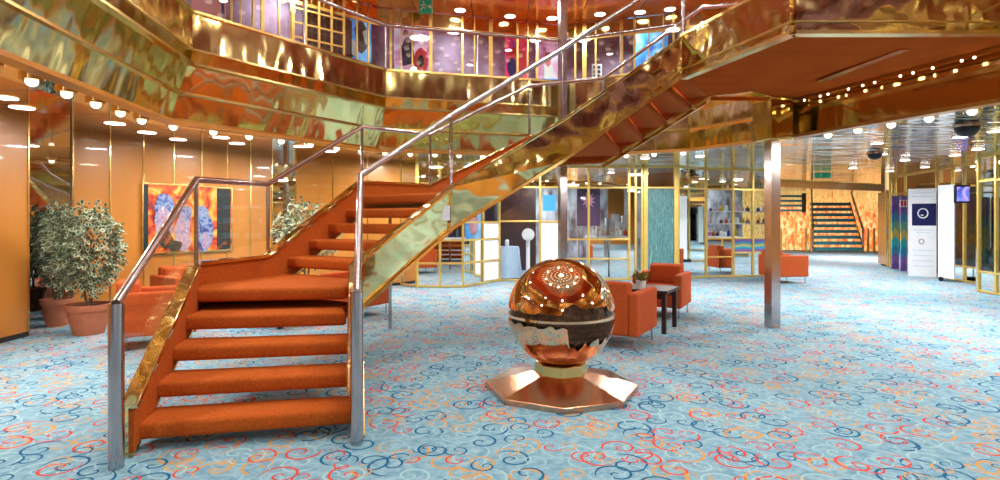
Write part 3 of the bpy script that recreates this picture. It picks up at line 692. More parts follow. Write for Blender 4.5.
# ------------------------------------------------------------------ painting
pa = XY(143, 8.75); pb = XY(230, 10.0)
def wp(px):  # point on the left wood wall seen at column px
    d = P3-P2b; k = (px-500)/FPX; tt = (k*P2b.y-P2b.x)/(d.x-k*d.y); return P2b+d*tt
pa, pb = wp(142), wp(230); e = (pb-pa).normalized(); nr = Vector((e.y, -e.x))
ptg = thing('painting', 'wide abstract painting of pale and blue figures on fiery orange, hung on wood wall', 'painting', (pa.x, pa.y, .9))
z0p, z1p = .88, 1.96
def onwall(mb, u0, u1, z0, z1, off, t): mb.wall(pa+e*(pb-pa).length*u0+nr*off, pa+e*(pb-pa).length*u1+nr*off, z0, z1, t, 1)
mb = MB(); onwall(mb, 0, 1, z0p, z1p, .03, .025); canv = mb.build('canvas', M['painting_fire'], ptg)
mb = MB(); onwall(mb, .82, .99, z0p+.01, z1p-.01, .036, .006); onwall(mb, .0, .05, z0p+.01, z1p-.01, .036, .006); mb.build('dark_side_panel', M['painting_dark'], canv)
def blob(u, z, ru, rz_, off, m, name):
    mb = MB(); L = (pb-pa).length; pts = []
    for k in range(20):
        a = 2*PI*k/20; q_ = 1+.14*math.sin(3*a+u*40)+.10*math.sin(5*a+z*30); c = pa+e*(L*u+ru*math.cos(a)*q_)+nr*off; pts.append(Vector((c.x, c.y, z+rz_*math.sin(a))))
    mb.face(pts[::-1]); mb.face([p+Vector((nr.x, nr.y, 0))*-.005 for p in pts]); mb.build(name, m, canv)
fg = 0
for (u, z, ru, rz_, mm) in ((.20, 1.28, .14, .30, 'painting_pale'), (.235, 1.10, .10, .16, 'painting_dark'), (.215, 1.62, .16, .20, 'painting_blue'), (.20, 1.50, .09, .12, 'painting_pale'),
        (.42, 1.22, .13, .34, 'painting_pale'), (.455, 1.50, .09, .14, 'painting_blue'), (.66, 1.20, .15, .34, 'painting_blue'), (.63, 1.50, .11, .14, 'painting_blue'), (.67, 1.05, .08, .15, 'painting_pale'), (.32, .98, .12, .09, 'painting_dark')):
    fg += 1; blob(u, z, ru, rz_, .038+.0012*fg, M[mm], 'painted_figure')
mb = MB()
for (u0, u1, a, b) in ((-.01, 1.01, z1p, z1p+.02), (-.01, 1.01, z0p-.02, z0p), (-.012, 0, z0p, z1p), (1, 1.012, z0p, z1p)): onwall(mb, u0, u1, a, b, .045, .04)
mb.build('frame', M['brass'], ptg)

# ------------------------------------------------------------------ shopfront partitions (lower deck)
ZH = 2.15
def panel(parent, p, q, z0, z1, m, name, inset_=.02, t=.012):
    p = Vector(p); q = Vector(q); e = (q-p).normalized()*inset_
    g = MB(); g.wall(p+e, q-e, z0+.01, z1-.01, t); return g.build(name, m, parent)
def frame_bars(parent, p, q, xs, zs, z0, z1, wd=.05):
    p = Vector(p); q = Vector(q); d = q-p; ang = math.atan2(d.y, d.x)
    for u in xs:
        c = p+d*u; g = MB(); g.box((c.x, c.y, (z0+z1)/2), (wd, .06, z1-z0), ang); g.build('upright', M['paint_gold'], parent, bevel=.004)
    for z in zs:
        c = p+d*.5; g = MB(); g.box((c.x, c.y, z), (d.length, .05, wd*.8), ang); g.build('rail', M['paint_gold'], parent, bevel=.004)
_last_end = []
def front(label, segs, name='shopfront', cat='shopfront', zt=ZC):
    t = thing(name, label, cat, (*segs[0][0], 0))
    last = _last_end[0] if _last_end else None
    for p, q, cols, cells in segs:
        p = Vector(p); q = Vector(q)
        zs = sorted({0.03, ZH, zt-.02} | {c[2] for c in cells if c[2] > .05 and c[2] < ZH})
        frame_bars(t, p, q, cols if last is None or (Vector(last)-p).length > .01 else cols[1:], zs, 0, zt); last = q
        for (u0, u1, z0, z1, m, nm) in cells: panel(t, p+(q-p)*u0, p+(q-p)*u1, z0, z1, M[m], nm)
        for u0, u1 in zip(cols, cols[1:]): panel(t, p+(q-p)*u0, p+(q-p)*u1, ZH, zt, M['mirror'], 'transom_mirror')
    _last_end[:] = [last]
    return t
K0, K1, K2, K3 = XY(380, 12.6), XY(417, 11.6), XY(463, 11.6), XY(499, 12.8)
mir = lambda u0, u1, a, b: (u0, u1, a, b, 'mirror', 'mirror_panel')
gls = lambda u0, u1, a, b: (u0, u1, a, b, 'shop_glass', 'glass_pane')
front('gold-framed mirrored shop corner under the gold stair side, left of the open doorway', [
    (K0, K1, [0, 1], [mir(0, 1, 0, .95), gls(0, 1, .95, ZH)]),
    (K1, K2, [0, .5, 1], [mir(0, .5, 0, .5), mir(.5, 1, 0, .5), mir(0, .5, .5, .98), mir(.5, 1, .5, .98), gls(0, .5, .98, ZH), gls(.5, 1, .98, ZH)]),
    (K2, K3, [0, .52, 1], [mir(0, .52, 0, .5), mir(0, .52, .5, .98), gls(0, .52, .98, ZH), (.52, 1, .05, 1.35, 'white', 'white_panel'), (.52, 1, 1.35, ZH, 'shop_glass', 'glass_pane')])])
D0, D1, D2 = XY(499, 12.8), XY(540, 12.8), XY(559, 12.8)
front('gold-framed open doorway with dark room behind, left of the tall column', [
    (D0, D1, [0, 1], [(0, 1, 1.37, ZH, 'shop_glass', 'glass_pane')]), (D1, D2, [0, 1], [(0, 1, .05, 1.36, 'white', 'white_panel'), (0, 1, 1.36, ZH, 'shop_glass', 'glass_pane')])])
E0, E1, E2, E3, E4 = XY(566, 13), XY(629, 13), XY(642, 13), XY(678, 13), XY(706, 13.6)
front('gold-framed glass shopfront with white displays, behind the copper globe', [
    (E0, E1, [0, .36, 1], [gls(0, .36, 0.05, ZH), gls(.36, 1, .95, ZH), mir(.36, .68, 0, .5), mir(.68, 1, 0, .5), mir(.36, .68, .5, .95), mir(.68, 1, .5, .95)]),
    (E1, E2, [0, .5, 1], [mir(0, .5, 0, ZH), gls(.5, 1, 0, ZH)])])
front('teal etched glass door in wide gold frame beyond the armchairs', [
    (XY(644.5, 13), XY(677, 13), [0, .06, .94, 1], [(.06, .94, .03, ZH, 'teal_curtain', 'etched_pane')])], 'glass_door', 'door')
front('tall mirrored wall panel right of the teal glass door', [(E3, E4, [0, 1], [mir(0, 1, 0, ZH)])], 'mirror_panel_wall', 'mirror')
Q0, Q1, Q2 = E4, XY(733, 13.7), XY(772, 14.0)
front('gold-framed display kiosk with stacked goods, left of the chrome column', [
    (Q0, Q1, [0, 1], [mir(0, 1, 0, .5), mir(0, 1, .5, .95), gls(0, 1, .95, ZH)]),
    (Q1, Q2, [0, .5, 1], [mir(0, .5, 0, .6), mir(.5, 1, 0, .6), (0, .5, .6, .95, 'chevron', 'patterned_panel'), (.5, 1, .6, .95, 'chevron', 'patterned_panel'), gls(0, .5, .95, ZH), gls(.5, 1, .95, ZH)])], 'display_kiosk', 'kiosk')
# shop interiors behind
mb = MB(); mb.wall((-6, 15.2), (-.6, 15.2), 0, ZC, .1); mb.wall((-.6, 15.6), (1.0, 15.6), 0, ZC, .1); struct(mb, 'wall_back', M['dark_room'])
mb = MB(); mb.wall((1.0, 16.0), (7.1, 16.4), 0, ZC, .1); struct(mb, 'wall_back', M['shop_goods'])
mb = MB(); mb.wall(XY(772, 14.0), XY(778, 24.5), 0, ZC, .08); struct(mb, 'wall_back', M['mirror'])
def counter(label, px, D, w_, dpt, h, m, name='display_counter', cat='counter'):
    x, y = XY(px, D); t = thing(name, label, cat, (x, y, 0))
    mb = MB(); mb.box((x, y, h/2), (w_, dpt, h-.04)); mb.build('body', M[m], t, bevel=.01)
    mb = MB(); mb.box((x, y, h-.01), (w_+.05, dpt+.05, .04)); mb.build('counter_top', M['white'], t, bevel=.008); return t
counter('white display counter seen through the glass shopfront behind the globe', 612, 14.2, 1.2, .6, .98, 'white')
counter('white display counter inside the kiosk left of the chrome column', 722, 14.7, .9, .45, .95, 'white')
counter('dark counter with pale goods inside the mirrored shop corner', 440, 12.9, 1.3, .5, .98, 'dark_room')
rnd = random.Random(11)
gi = 0
def goods(px0, px1, D, z, n, grp, where):
    cols = ['white', 'blue', 'red', 'pink', 'white', 'terracotta', 'teal', 'white', 'black', 'flower']
    cn = {'white': 'white', 'blue': 'blue', 'red': 'red', 'pink': 'pink', 'terracotta': 'rust', 'teal': 'dark teal', 'black': 'black', 'flower': 'amber'}
    for k in range(n):
        px = px0+(px1-px0)*(k+.5)/n; x, y = XY(px, D); c = cols[rnd.randrange(len(cols))]; h = rnd.uniform(.1, .24); r = rnd.uniform(.03, .055)
        t = thing('perfume_bottle', '%s bottle on %s, %s from the left' % (cn[c], where, ORD[k]), 'bottle', (x, y, z), 0, grp)
        mb = MB(); mb.lathe([(r, z), (r, z+h*.6), (r*.45, z+h*.72)], (x, y, 0), 10); mb.build('bottle_body', M[c], t, smooth=True)
        mb = MB(); mb.lathe([(r*.4, z+h*.7), (r*.4, z+h)], (x, y, 0), 8); mb.build('cap', M['brass'], t, smooth=True)
goods(592, 632, 14.05, 1.01, 9, 'bottles on the shop counter', 'the white counter behind the globe')
goods(708, 738, 14.65, .98, 8, 'bottles on the kiosk counter', 'the kiosk counter')
goods(422, 460, 12.85, 1.01, 7, 'bottles in the shop corner', 'the counter in the mirrored corner')
for s_i, (z, nm) in enumerate(((1.3, 'lower'), (1.62, 'upper'))):
    mb = MB(); a, b = XY(707, 14.5), XY(768, 14.7); mb.beam((*a, z), (*b, z), .3, .025)
    tag(mb.build('glass_shelf', M['white']), '%s pale shelf inside the display kiosk' % nm, 'shelf')
    goods(708, 766, 14.55, z+.0125, 11, 'bottles on the %s kiosk shelf' % nm, 'the %s kiosk shelf' % nm)
def sheet(name, label, cat, px0, px1, y0, y1, D, m, parts=(), th=.02, D1=None):
    D1 = D1 or D; a = XY(px0, D); b = XY(px1, D1); zt = EYE-(y0-HZ)/FPX*D; zb = EYE-(y1-HZ)/FPX*D
    t = thing(name, label, cat, (*((a+b)/2), zb)); L = (b-a).length; e = (b-a).normalized(); n = Vector((e.y, -e.x))
    mb = MB(); mb.wall(a, b, zb, zt, th); pn = mb.build('panel', M[m], t)
    for (nm, mm, pts, off) in parts:
        mb = MB(); q = [Vector((*(a+e*L*u+n*off), zb+(zt-zb)*v)) for u, v in pts]; bk = [p-Vector((n.x, n.y, 0))*(off*.5) for p in q]
        k = len(q); mb.raw(q+bk, [list(range(k)), list(range(k, 2*k))[::-1]]+[[i, i+k, (i+1) % k+k, (i+1) % k] for i in range(k)]); mb.build(nm, M[mm] if mm in M else mm, pn)
    return t
def ell(cx, cy, rx, ry, n=18, a0=0, a1=2*PI): return [(cx+rx*math.cos(a0+(a1-a0)*k/(n-(a1 < 2*PI-.01 and 1 or 0))), cy+ry*math.sin(a0+(a1-a0)*k/(n-(a1 < 2*PI-.01 and 1 or 0)))) for k in range(n)]
star = [(.5+.32*(1 if k % 2 else .45)*math.cos(2*PI*k/22), .66+.24*(1 if k % 2 else .5)*math.sin(2*PI*k/22)) for k in range(22)]
t = sheet('dark_poster', 'dark purple poster with a white splash shape behind the shop glass', 'poster', 577, 600, 187, 226, 13.6, 'poster_dark', [('white_splash', 'pink', star, .01)])
for px in (579, 598): p_ = XY(px, 13.63); mb = MB(); mb.tube([(p_.x, p_.y, 0), (p_.x, p_.y, 1.4)], .015, 8); mb.build('stand_leg', M['chrome'], t)
sheet('wood_panel_display', 'orange wood panel with white notice inside the glass shopfront', 'panel', 608, 624, 189, HZ+FPX*EYE/14.9, 14.9, 'wood', [('notice', 'white', [(.2, .60), (.7, .60), (.7, .70), (.2, .70)], .01)])
sheet('blue_notice', 'bright blue paper notice stuck on the dark glass left of the column', 'notice', 543, 556, 195, 211, 12.78, 'sky_blue', th=.012)
sheet('fragrance_display', 'blue backlit shop display with pink shapes under the gold stairs', 'display', 465, 482, 196, 240, 12.5, 'poster_blue', [('pink_shape', 'pink', ell(.5, .4, .3, .3), .01)])
for k, (px, w_, h_) in enumerate(((600, .19, .30), (609, .17, .44), (617, .16, .36), (625, .17, .50), (632, .13, .32))):
    x, y = XY(px, 14.32); t = thing('white_gift_box', 'white display box on the counter behind the globe, %s from the left' % ORD[k], 'box', (x, y, .99), 0, 'white boxes on the shop counter')
    mb = MB(); mb.box((x, y, 1.0+h_/2), (w_, .16, h_)); mb.build('box_body', M['white'], t, bevel=.01)
    mb = MB(); mb.box((x, y, 1.0+h_-.02), (w_+.015, .175, .05)); mb.build('lid', M['white'], t, bevel=.005)
# draped table in the doorway
x, y = XY(507, 13.6); t = thing('draped_table', 'round table draped in pale blue cloth inside the dark doorway', 'table', (x, y, 0))
mb = MB(); prof_ = [(.36, .02), (.33, .4), (.30, .72), (.28, .76), (.01, .76)]
mb.lathe(prof_, (x, y, 0), 24); o = mb.build('tablecloth', M['cloth'], t, smooth=True)
for v in o.data.vertices:
    a = math.atan2(v.co.y, v.co.x); k = 1+.10*math.sin(7*a)*(1-min(1, v.co.z/.76)); v.co.x *= k; v.co.y *= k
mb = MB(); mb.lathe([(.05, .76), (.05, .9), (.02, .93)], (x, y, 0), 10); tag(mb.build('white_vase', M['white'], smooth=True), 'small white vase on the blue draped table', 'vase')
x, y = XY(528, 13.5); t = thing('floor_fan', 'pale round fan on a thin stand inside the dark doorway', 'fan', (x, y, 0))
mb = MB(); mb.tube([(x, y, 0), (x, y, .95)], .05, 10); mb.build('stand', M['white'], t, smooth=True)
mb = MB(); mb.tube([(x, y-.02, 1.05), (x, y-.12, 1.05)], .15, 20); mb.build('fan_head', M['white'], t, smooth=True)

# ------------------------------------------------------------------ far passage with teal stairs
mb = MB(); mb.wall(XY(700, 27.5), XY(900, 27.5), 0, 3.6, .1); struct(mb, 'wall_back', M['glow_gold'])
for k, (p0, p1, y0, y1) in enumerate(((779, 794, 206, 250), (797, 809, 206, 250), (866, 880, 211, 252))):
    nm_ = ('left of the far teal stairs at the column', 'touching the left of the far teal stairs', 'right of the far teal stairs')[k]
    sheet('glowing_panel', 'orange backlit patterned wall panel '+nm_, 'wall panel', p0, p1, y0, y1, 25.2, 'glow_wall', th=.15)
mb = MB(); mb.wall(XY(816, 26.9), XY(862, 26.9), 0.0, 2.2, .1); tag(mb.build('glowing_panel', M['glow_wall']), 'orange backlit wall panel seen through the gaps of the far teal stairs', 'wall panel')
fs = thing('far_staircase', 'distant straight staircase with dark teal treads at the end of the right passage', 'staircase', (*XY(838, 25), 0))
for k in range(9):
    a = XY(815-.2*k, 24.2+.22*k); b = XY(862-1.4*k, 24.2+.22*k); z = .25*(k+1)-.04
    mb = MB(); mb.prism([a, b, b+Vector((0, .30)), a+Vector((0, .30))], z-.14, z); mb.build('tread', M['teal'], fs)
for px0, px1 in ((813, 811.2), (863, 849)):
    a = XY(px0, 24.1); b = XY(px1, 26.3); mb = MB(); mb.beam((*a, .1), (*b, 2.15), .06, .28); mb.build('stringer', M['brass'], fs)
    mb = MB(); mb.tube([(*a, .0), (*a, 1.0), (*b, 3.0)], .04, 8); mb.build('handrail', M['chrome'], fs, smooth=True)
uf = thing('far_upper_flight', 'short dark teal upper stair flight above the left glowing panels', 'staircase', (*XY(790, 24.8), 1.9))
for k in range(4):
    a = XY(778, 24.6); b = XY(804, 24.6); z = 2.50-.21*k; mb = MB(); mb.prism([a, b, b+Vector((0, .3)), a+Vector((0, .3))], z-.09, z); mb.build('tread', M['teal'], uf)
mb = MB(); b = XY(804, 24.55); mb.box((b.x, b.y, 2.15), (.12, .12, .85)); mb.build('post', M['dark_wood'], uf)
for k, px in enumerate((781, 806, 811, 868, 874, 879)):
    a = XY(px, 24.0+.0*k); mb = MB(); mb.tube([(*a, 0), (*a, 1.05)], .05, 8)
    tag(mb.build('brass_bollard', M['brass'], smooth=True), 'brass barrier post in front of the far glowing wall, %s from the left' % ORD[k], 'post', 'brass posts by the far stairs')
mb = MB(); mb.wall(XY(778, 13.9), XY(884, 15.9), 2.22, 2.38, .12); struct(mb, 'trim_10', M['wood'])
mb = MB(); mb.wall(XY(778, 13.7), XY(884, 15.7), 2.38, 2.41, .4); struct(mb, 'trim_11', M['brass'])
mb = MB(); a = XY(884, 24); mb.wall(XY(881, 17.5), XY(884, 27.5), 0, ZC, .1, -1); struct(mb, 'wall_right', M['wood'])
# wooden door leaf
a, b = XY(878, 17.6), XY(888.5, 16.6); t = thing('wooden_door_leaf', 'open honey wood door leaf with brass edge at the end of right glass wall', 'door', (*a, 0))
mb = MB(); mb.wall(a, b, .05, 2.25, .05); mb.build('leaf', M['wood'], t)
mb = MB(); mb.wall(b, b+Vector((.06, .02)), .0, 2.3, .08); mb.build('brass_edge', M['brass'], t)
mb = MB(); mb.tube([(b.x-.12, b.y+.02, 1.05), (b.x-.12, b.y-.08, 1.05), (b.x-.12, b.y-.08, 1.2)], .012, 8); mb.build('handle', M['chrome'], t)
# right mirrored glass wall
RA, RB, RC, RD, RE = XY(890.5, 16.4), XY(938, 13.8), XY(953, 13.0), XY(977, 12.2), XY(979, 10.9)
front('mirrored glass doors behind the white banner on the right side', [
    (RA, RB, [0, .12, .35, .98], [mir(0, .12, 0, ZH), mir(.12, .35, 0, ZH), mir(.35, .98, 0, ZH)])], 'mirror_doors', 'door')
front('gold-framed glass bay with television and chevron curtain, right of the banner', [
    (RB, RC, [0, 1], [mir(0, 1, 0, ZH)]), (RC, RD, [0, .5, 1], [mir(0, .5, 0, .35), mir(.5, 1, 0, .35), gls(0, .5, .35, ZH), gls(.5, 1, .35, ZH)])])
front('nearest gold-framed mirrored glass bay at the right edge', [
    (RE, Vector((9.2, 9.9)), [0, .45, 1], [mir(0, .45, 0, .4), gls(0, .45, .4, ZH), mir(.45, 1, 0, .4), gls(.45, 1, .4, ZH)]),
    (Vector((9.2, 9.9)), Vector((8.9, 6.0)), [0, .25, .5, .75, 1], [mir(0, .25, 0, ZH), mir(.25, .5, 0, ZH), mir(.5, .75, 0, ZH), mir(.75, 1, 0, ZH)])])
mb = MB(); mb.wall(RD, RE, 0, ZC, .05, -1); struct(mb, 'wall_right', M['mirror'])
mb = MB(); mb.wall(XY(945, 15.2), (12.8, 13.0), 0, ZC, .1); mb.wall((12.8, 13), (12.8, 6), 0, ZC, .1); struct(mb, 'wall_right', M['mirror'])
mb = MB(); mb.wall((8.9, 6), (9.6, -6.5), 0, ZC, .1); struct(mb, 'wall_right', M['wood'])
for k, (p0, p1, D) in enumerate(((956, 965, 13.4), (967, 976, 13.0), (981, 990, 11.6), (993, 1003, 11.4))):
    nm_ = ('under the television', 'right of the television', 'behind the nearest gold post', 'at the right photo edge')[k]
    sheet('chevron_curtain', 'teal and purple chevron patterned curtain '+nm_, 'curtain', p0, p1, 197, HZ+FPX*EYE/D, D, 'chevron', th=.04)
sheet('chevron_curtain', 'teal and purple chevron patterned curtain left of the white banner', 'curtain', 892, 899, 196, 269, 15.6, 'chevron', th=.03)
sheet('chevron_curtain', 'narrow chevron patterned curtain touching the banner reflection with the blue square', 'curtain', 901, 907, 196, 271, 15.2, 'chevron', th=.03)
# television
t = sheet('television', 'wall television with purple and blue picture above the chevron curtains', 'television', 955.5, 970.5, 185, 203, 12.3, 'black', [('screen', 'screen', [(.08, .1), (.92, .1), (.92, .9), (.08, .9)], .01)], th=.05)
mb = MB(); p_ = XY(963, 12.38); mb.tube([(p_.x, p_.y, 2.0), (p_.x, p_.y, ZC)], .02, 8); mb.build('ceiling_mount', M['chrome'], t)
# small red and white signs
sheet('red_sign', 'small red sign with white marks left of the banner', 'sign', 900, 907, 200, 207, 14.9, 'white', [('red_mark', 'red', [(.1, .1), (.45, .1), (.45, .9), (.1, .9)], .006), ('red_mark', 'red', [(.55, .1), (.9, .1), (.9, .9), (.55, .9)], .006)], th=.01)
# banners: the logo panel is a reflection in the doors, built as geometry
ring_pts = ell(.5, .5, 1, 1)
bn = sheet('banner_reflection', 'modelled reflection of white banner with dark blue square and ring logo, at glass doors', 'banner', 908, 936.5, 189, 276, 13.95, 'white', [
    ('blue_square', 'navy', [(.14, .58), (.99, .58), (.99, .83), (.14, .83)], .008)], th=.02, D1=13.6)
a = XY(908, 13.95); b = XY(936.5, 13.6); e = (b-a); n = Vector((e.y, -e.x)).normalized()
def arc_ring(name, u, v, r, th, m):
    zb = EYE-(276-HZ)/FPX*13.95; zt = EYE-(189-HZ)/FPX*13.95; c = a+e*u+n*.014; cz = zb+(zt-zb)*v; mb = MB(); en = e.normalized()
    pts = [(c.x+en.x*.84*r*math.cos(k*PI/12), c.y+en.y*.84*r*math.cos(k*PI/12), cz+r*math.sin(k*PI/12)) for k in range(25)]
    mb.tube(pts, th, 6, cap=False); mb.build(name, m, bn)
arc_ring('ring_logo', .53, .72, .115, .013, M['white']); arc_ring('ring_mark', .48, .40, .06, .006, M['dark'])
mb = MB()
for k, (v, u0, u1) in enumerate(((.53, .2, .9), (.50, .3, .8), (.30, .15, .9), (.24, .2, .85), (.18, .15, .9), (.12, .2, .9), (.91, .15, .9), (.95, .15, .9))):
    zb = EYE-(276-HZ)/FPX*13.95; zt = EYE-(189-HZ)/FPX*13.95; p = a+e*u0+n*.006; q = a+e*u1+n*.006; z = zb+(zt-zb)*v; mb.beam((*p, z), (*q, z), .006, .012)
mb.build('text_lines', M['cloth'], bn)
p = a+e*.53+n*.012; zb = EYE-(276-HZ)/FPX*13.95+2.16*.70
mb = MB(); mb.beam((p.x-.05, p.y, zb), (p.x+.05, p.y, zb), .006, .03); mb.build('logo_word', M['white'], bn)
x0, x1 = XY(938, 12.95), XY(954, 12.55); t = thing('roll_up_banner', 'plain white roll-up banner seen from the side, on black foot', 'banner', (*x0, 0))
mb = MB(); mb.wall(x0, x1, .08, 2.2, .03); mb.build('sheet', M['white'], t)
mb = MB(); mb.tube([(x0.x-.05, x0.y-.15, .05), (x0.x+.15, x0.y+.1, .05)], .05, 10); mb.build('foot', M['black'], t, smooth=True)
# domes
for px, py, r, lab in ((967, 126, .14, 'large black security dome under the mirror ceiling near the right fascia'), (875, 153, .12, 'small black security dome farther back under the mirror ceiling')):
    D = FPX*(ZC-EYE)/(HZ-py); x = (px-500)/FPX*D; t = thing('security_dome', lab, 'security camera', (x, D, ZC))
    mb = MB(); mb.lathe([(.001, -r*.9)]+[(r*math.sin(a), -r*.9*math.cos(a)) for a in [PI/2*k/7 for k in range(1, 8)]], (x, D, ZC-.02), 20); mb.build('dome', M['black'], t, smooth=True)
    mb = MB(); mb.lathe([(r*1.1, -.02), (r*1.1, 0)], (x, D, ZC), 20); mb.build('mount_ring', M['chrome'], t)
# exit signs
def exit_sign(label, px0, px1, y0, y1, D):
    t = sheet('exit_sign', label, 'sign', px0, px1, y0, y1, D, 'green', th=.05)
    zb = EYE-(y1-HZ)/FPX*D; zt = EYE-(y0-HZ)/FPX*D; h = zt-zb; a = XY(px0, D); b = XY(px1, D); w_ = b.x-a.x
    mb = MB()
    cx, cz, u = a.x+w_*.35, zb+h*.5, h*.4; Y = D-.01     # running figure and arrow
    mb.tube([(cx, Y, cz+u*.75), (cx, Y, cz+u*.95)], u*.14, 8)
    for q in (((cx, cz+u*.5), (cx-u*.1, cz-u*.1)), ((cx-u*.1, cz-u*.1), (cx+u*.35, cz-u*.4)), ((cx-u*.1, cz-u*.1), (cx-u*.55, cz-u*.7)), ((cx, cz+u*.4), (cx+u*.45, cz+u*.2)), ((cx, cz+u*.4), (cx-u*.5, cz+u*.15))):
        mb.beam((q[0][0], Y, q[0][1]), (q[1][0], Y, q[1][1]), .01, u*.2)
    ax = a.x+w_*.75
    mb.beam((ax-u*.5, Y, cz), (ax+u*.4, Y, cz), .01, u*.15); mb.beam((ax+u*.1, Y, cz+u*.35), (ax+u*.45, Y, cz), .01, u*.15); mb.beam((ax+u*.1, Y, cz-u*.35), (ax+u*.45, Y, cz), .01, u*.15)
    mb.build('pictogram', M['white'], t)
exit_sign('green emergency exit sign with running figure hanging from the upper-deck ceiling', 419, 432, 0, 13, 11.2)
exit_sign('green exit sign over the passage in front of the far stairs', 815, 831, 172.5, 178, 14.6)

# ------------------------------------------------------------------ upper deck shopfronts
def up_wall(px):
    k = (px-500)/FPX
    for i in range(0, 6):
        a, b = UP[i], UP[i+1]; d = b-a; den = d.x-k*d.y
        if abs(den) < 1e-6: continue
        t = (k*a.y-a.x)/den
        if 0 <= t <= 1 and (a+d*t).y > 2: return a+d*t, d.normalized()
    return XY(px, 12), Vector((1, 0))
mb = MB()
for i in range(0, 6): mb.wall(UP[i]+Vector((0, .9)), UP[i+1]+Vector((0, .9)), 3.25, 5.9, .1)
struct(mb, 'wall_back', M['purple_wall'])
mb = MB()
for i in (6, 7, 8, 9, 10): mb.wall(UP[i], UP[(i+1) % NA], 3.25, 5.9, .1)
struct(mb, 'wall_back', M['purple_wall'])
sf = thing('upper_shopfront', 'row of gold mullions and glass along the upper-deck shops', 'shopfront', (*UP[2], 3.25))
bars = [(238, .03), (247, .02), (259, .03), (268, .06), (284, .03), (297, .08), (360, .02), (371, .02), (393, .05), (403, .02), (414, .03), (432, .07), (463, .04), (475, .02), (491, .08), (517, .04), (527, .02), (536, .05), (574, .04), (583, .09), (594, .03), (619, .07), (632, .05), (646, .03), (660, .03), (670, .05), (684, .06)]
for px, wd in bars:
    p, d = up_wall(px); p = p-Vector((0, .25)); mb = MB(); mb.box((p.x, p.y, 4.57), (wd, .05, 2.64), math.atan2(d.y, d.x)); mb.build('mullion', M['paint_gold'], sf)
for i in range(1, 5):
    a = UP[i]-Vector((0, .25)); b = UP[i+1]-Vector((0, .25)); mb = MB(); mb.beam((*a, 5.55), (*b, 5.55), .05, .06); mb.build('head_rail', M['paint_gold'], sf)
    e = (b-a).normalized()*.05; mb = MB(); mb.wall(a+e, b-e, 3.3, 5.5, .012); mb.build('glass_pane', M['shop_glass'], sf)
    mb = MB(); mb.wall(a, b, 5.6, 5.88, .03); mb.build('header', M['gold'], sf)
# lattice screen
p0, d0 = up_wall(301); p1, d1 = up_wall(350)
ls2 = thing('lattice_screen', 'gold square lattice screen in front of a dark shelf on the upper deck', 'screen', (*p0, 3.25))
p0 = p0-Vector((0, .45)); p1 = p1-Vector((0, .45)); mb = MB()
for k in range(5): c = p0+(p1-p0)*k/4; mb.box((c.x, c.y, 4.57), (.035, .035, 2.64), math.atan2(d0.y, d0.x))
for k in range(8): z = 3.5+.27*k; mb.beam((*p0, z), (*p1, z), .03, .03)
mb.build('lattice', M['paint_gold'], ls2)
mb = MB(); mb.wall(p0+Vector((0, .6)), p1+Vector((0, .6)), 3.3, 5.6, .06); mb.build('dark_backing', M['dark_room'], ls2)
mb = MB()
for z in (3.9, 4.35, 4.8): mb.beam((*(p0+Vector((0, .5))), z), (*(p1+Vector((0, .5))), z), .25, .03)
mb.build('shelf', M['dark_wood'], ls2)
def uposter(name, label, px0, px1, y0, y1, m, parts, dy=.35):
    pa_, _ = up_wall((px0+px1)/2); D = pa_.y+dy; return sheet(name, label, 'poster', px0, px1, y0, y1, D, m, parts, th=.03)
uposter('photo_poster', 'blue poster of a figure in black and white, left of the balcony bend', 350, 371, -5, 62, 'poster_blue',
        [('figure_head', 'terracotta', ell(.5, .70, .13, .09), .012), ('figure_body', 'black', [(.3, .3), (.2, .5), (.45, .62), (.65, .58), (.85, .45), (.8, .2), (.55, .12), (.4, .15)], .010), ('white_patch', 'white', [(.05, .1), (.05, .35), (.3, .3), (.35, .08)], .014), ('white_patch', 'white', [(.6, .45), (.9, .5), (.95, .3), (.75, .25)], .014)])
uposter('blue_sign', 'small blue sign with pale lettering beside the blue figure poster', 373, 392, 8, 22, 'blue',
        [('lettering', 'white', [(.1+.15*k, .35), (.2+.15*k, .35), (.2+.15*k, .65), (.1+.15*k, .65)], .012) for k in range(5)])
uposter('photo_poster', 'pink poster with a seated figure and red ring, right of the balcony bend', 394, 430, 18, 78, 'poster_pink',
        [('figure_body', 'navy', [(.25, .2), (.2, .5), (.35, .72), (.5, .6), (.6, .25)], .010), ('figure_head', 'red', ell(.32, .74, .08, .06), .012), ('red_ring', 'red', ell(.75, .28, .2, .22), .014), ('ring_centre', 'black', ell(.75, .28, .09, .1), .018), ('white_bag', 'white', [(.02, .02), (.02, .2), (.25, .2), (.25, .02)], .016)])
uposter('photo_poster', 'red and purple flower-like poster left of the tall column', 505, 528, 36, 84, 'poster_red', [('red_petal', 'red', ell(.4, .55, .3, .22), .01), ('purple_petal', 'navy', ell(.3, .35, .2, .2), .014), ('red_petal', 'red', ell(.7, .45, .22, .25), .012)])
uposter('photo_poster', 'pale poster with a red-haired figure directly left of the tall column', 538, 558, 42, 88, 'poster_pink', [('figure_body', 'white', [(.3, .1), (.3, .5), (.7, .5), (.8, .1)], .01), ('red_hair', 'red', ell(.5, .62, .15, .16), .012), ('blue_block', 'sky_blue', [(.0, .0), (1, .0), (1, .2), (0, .2)], .014)])
uposter('pennant_sign', 'blue triangular sign with white marks above the red-haired figure poster', 537, 557, 22, 46, 'poster_pink', [('blue_triangle', 'blue', [(0, 0), (1, 1), (0, 1)], .012), ('lettering', 'white', [(.15, .6), (.5, .8), (.5, .88), (.15, .68)], .016)], .3)
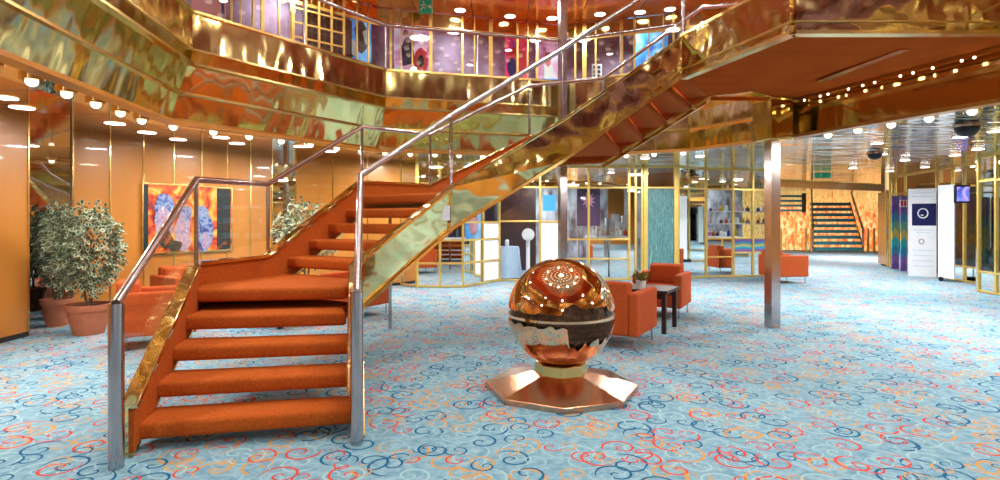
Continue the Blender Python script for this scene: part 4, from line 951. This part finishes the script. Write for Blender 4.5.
uposter('photo_poster', 'bright blue water poster right of the tall column, above the gold stair side', 635, 668, 29, 88, 'poster_blue', [('white_shape', 'white', [(.3, .3), (.35, .5), (.6, .55), (.65, .35)], .012), ('dark_shape', 'navy', [(.55, .0), (.6, .6), (.68, .6), (.66, .0)], .014)])
uposter('arch_sign', 'curved blue shop header above the bright blue water poster', 628, 692, 18, 29, 'sky_blue', [('lamp_dot', 'lamp', ell(.3, .5, .04, .25), .012), ('lamp_dot', 'lamp', ell(.65, .5, .04, .25), .012)], .3)
uposter('sale_board', 'white framed board with dark squares right of the tall column', 592, 602, 64, 84, 'white', [('dark_square', 'navy', [(.15+.4*i, .1+.22*j), (.42+.4*i, .1+.22*j), (.42+.4*i, .24+.22*j), (.15+.4*i, .24+.22*j)], .012) for i in range(2) for j in range(4)], .2)
uposter('maroon_panel', 'maroon wall panel at the left end of the upper deck', 192, 225, -30, 30, 'maroon_wall', [('blue_edge', 'navy', [(.9, 0), (.97, 0), (.97, 1), (.9, 1)], .01)], .2)
# chairs / table on the upper deck seen between bars
for k, px in enumerate((457, 470, 588)):
    p, _ = up_wall(px); p = p+Vector((0, -.9-.55*(k == 1))); t = thing('cafe_chair', 'tan upper-deck chair back seen above the gold fascia %s' % ('left of the handrail', 'second from the left', 'right of the tall column')[k], 'chair', (*p, 3.25), 0, 'tan chairs on the upper deck')
    mb = MB(); mb.box((p.x, p.y, 4.0), (.42, .05, .42)); mb.build('backrest', M['wood'], t, bevel=.05, seg=3)
    mb = MB(); mb.box((p.x, p.y+.2, 3.72), (.44, .44, .06)); mb.build('seat', M['wood'], t, bevel=.02)
    for sx in (-1, 1):
        for sy in (0, 1): mb = MB(); mb.tube([(p.x+sx*.19, p.y+.38*sy, 3.25), (p.x+sx*.19, p.y+.38*sy, 3.7)], .014, 6); mb.build('leg', M['chrome'], t)

# ------------------------------------------------------------------ chandelier rings above the atrium (seen in the globe)
cd = thing('bulb_chandelier', 'concentric rings of small bulbs set in the atrium ceiling above the globe', 'chandelier', (.5, 4.4, 5.9))
for r_, n_ in ((.35, 6), (.9, 12), (1.5, 18), (2.2, 26), (2.9, 32)):
    mb = MB()
    for k in range(n_):
        a = 2*PI*k/n_; mb.lathe([(.001, -.07), (.06, -.045), (.075, 0), (.001, .02)], (.5+r_*math.cos(a), 4.4+r_*math.sin(a), 5.86), 6)
    mb.build('bulb_ring', M['bulb'], cd)
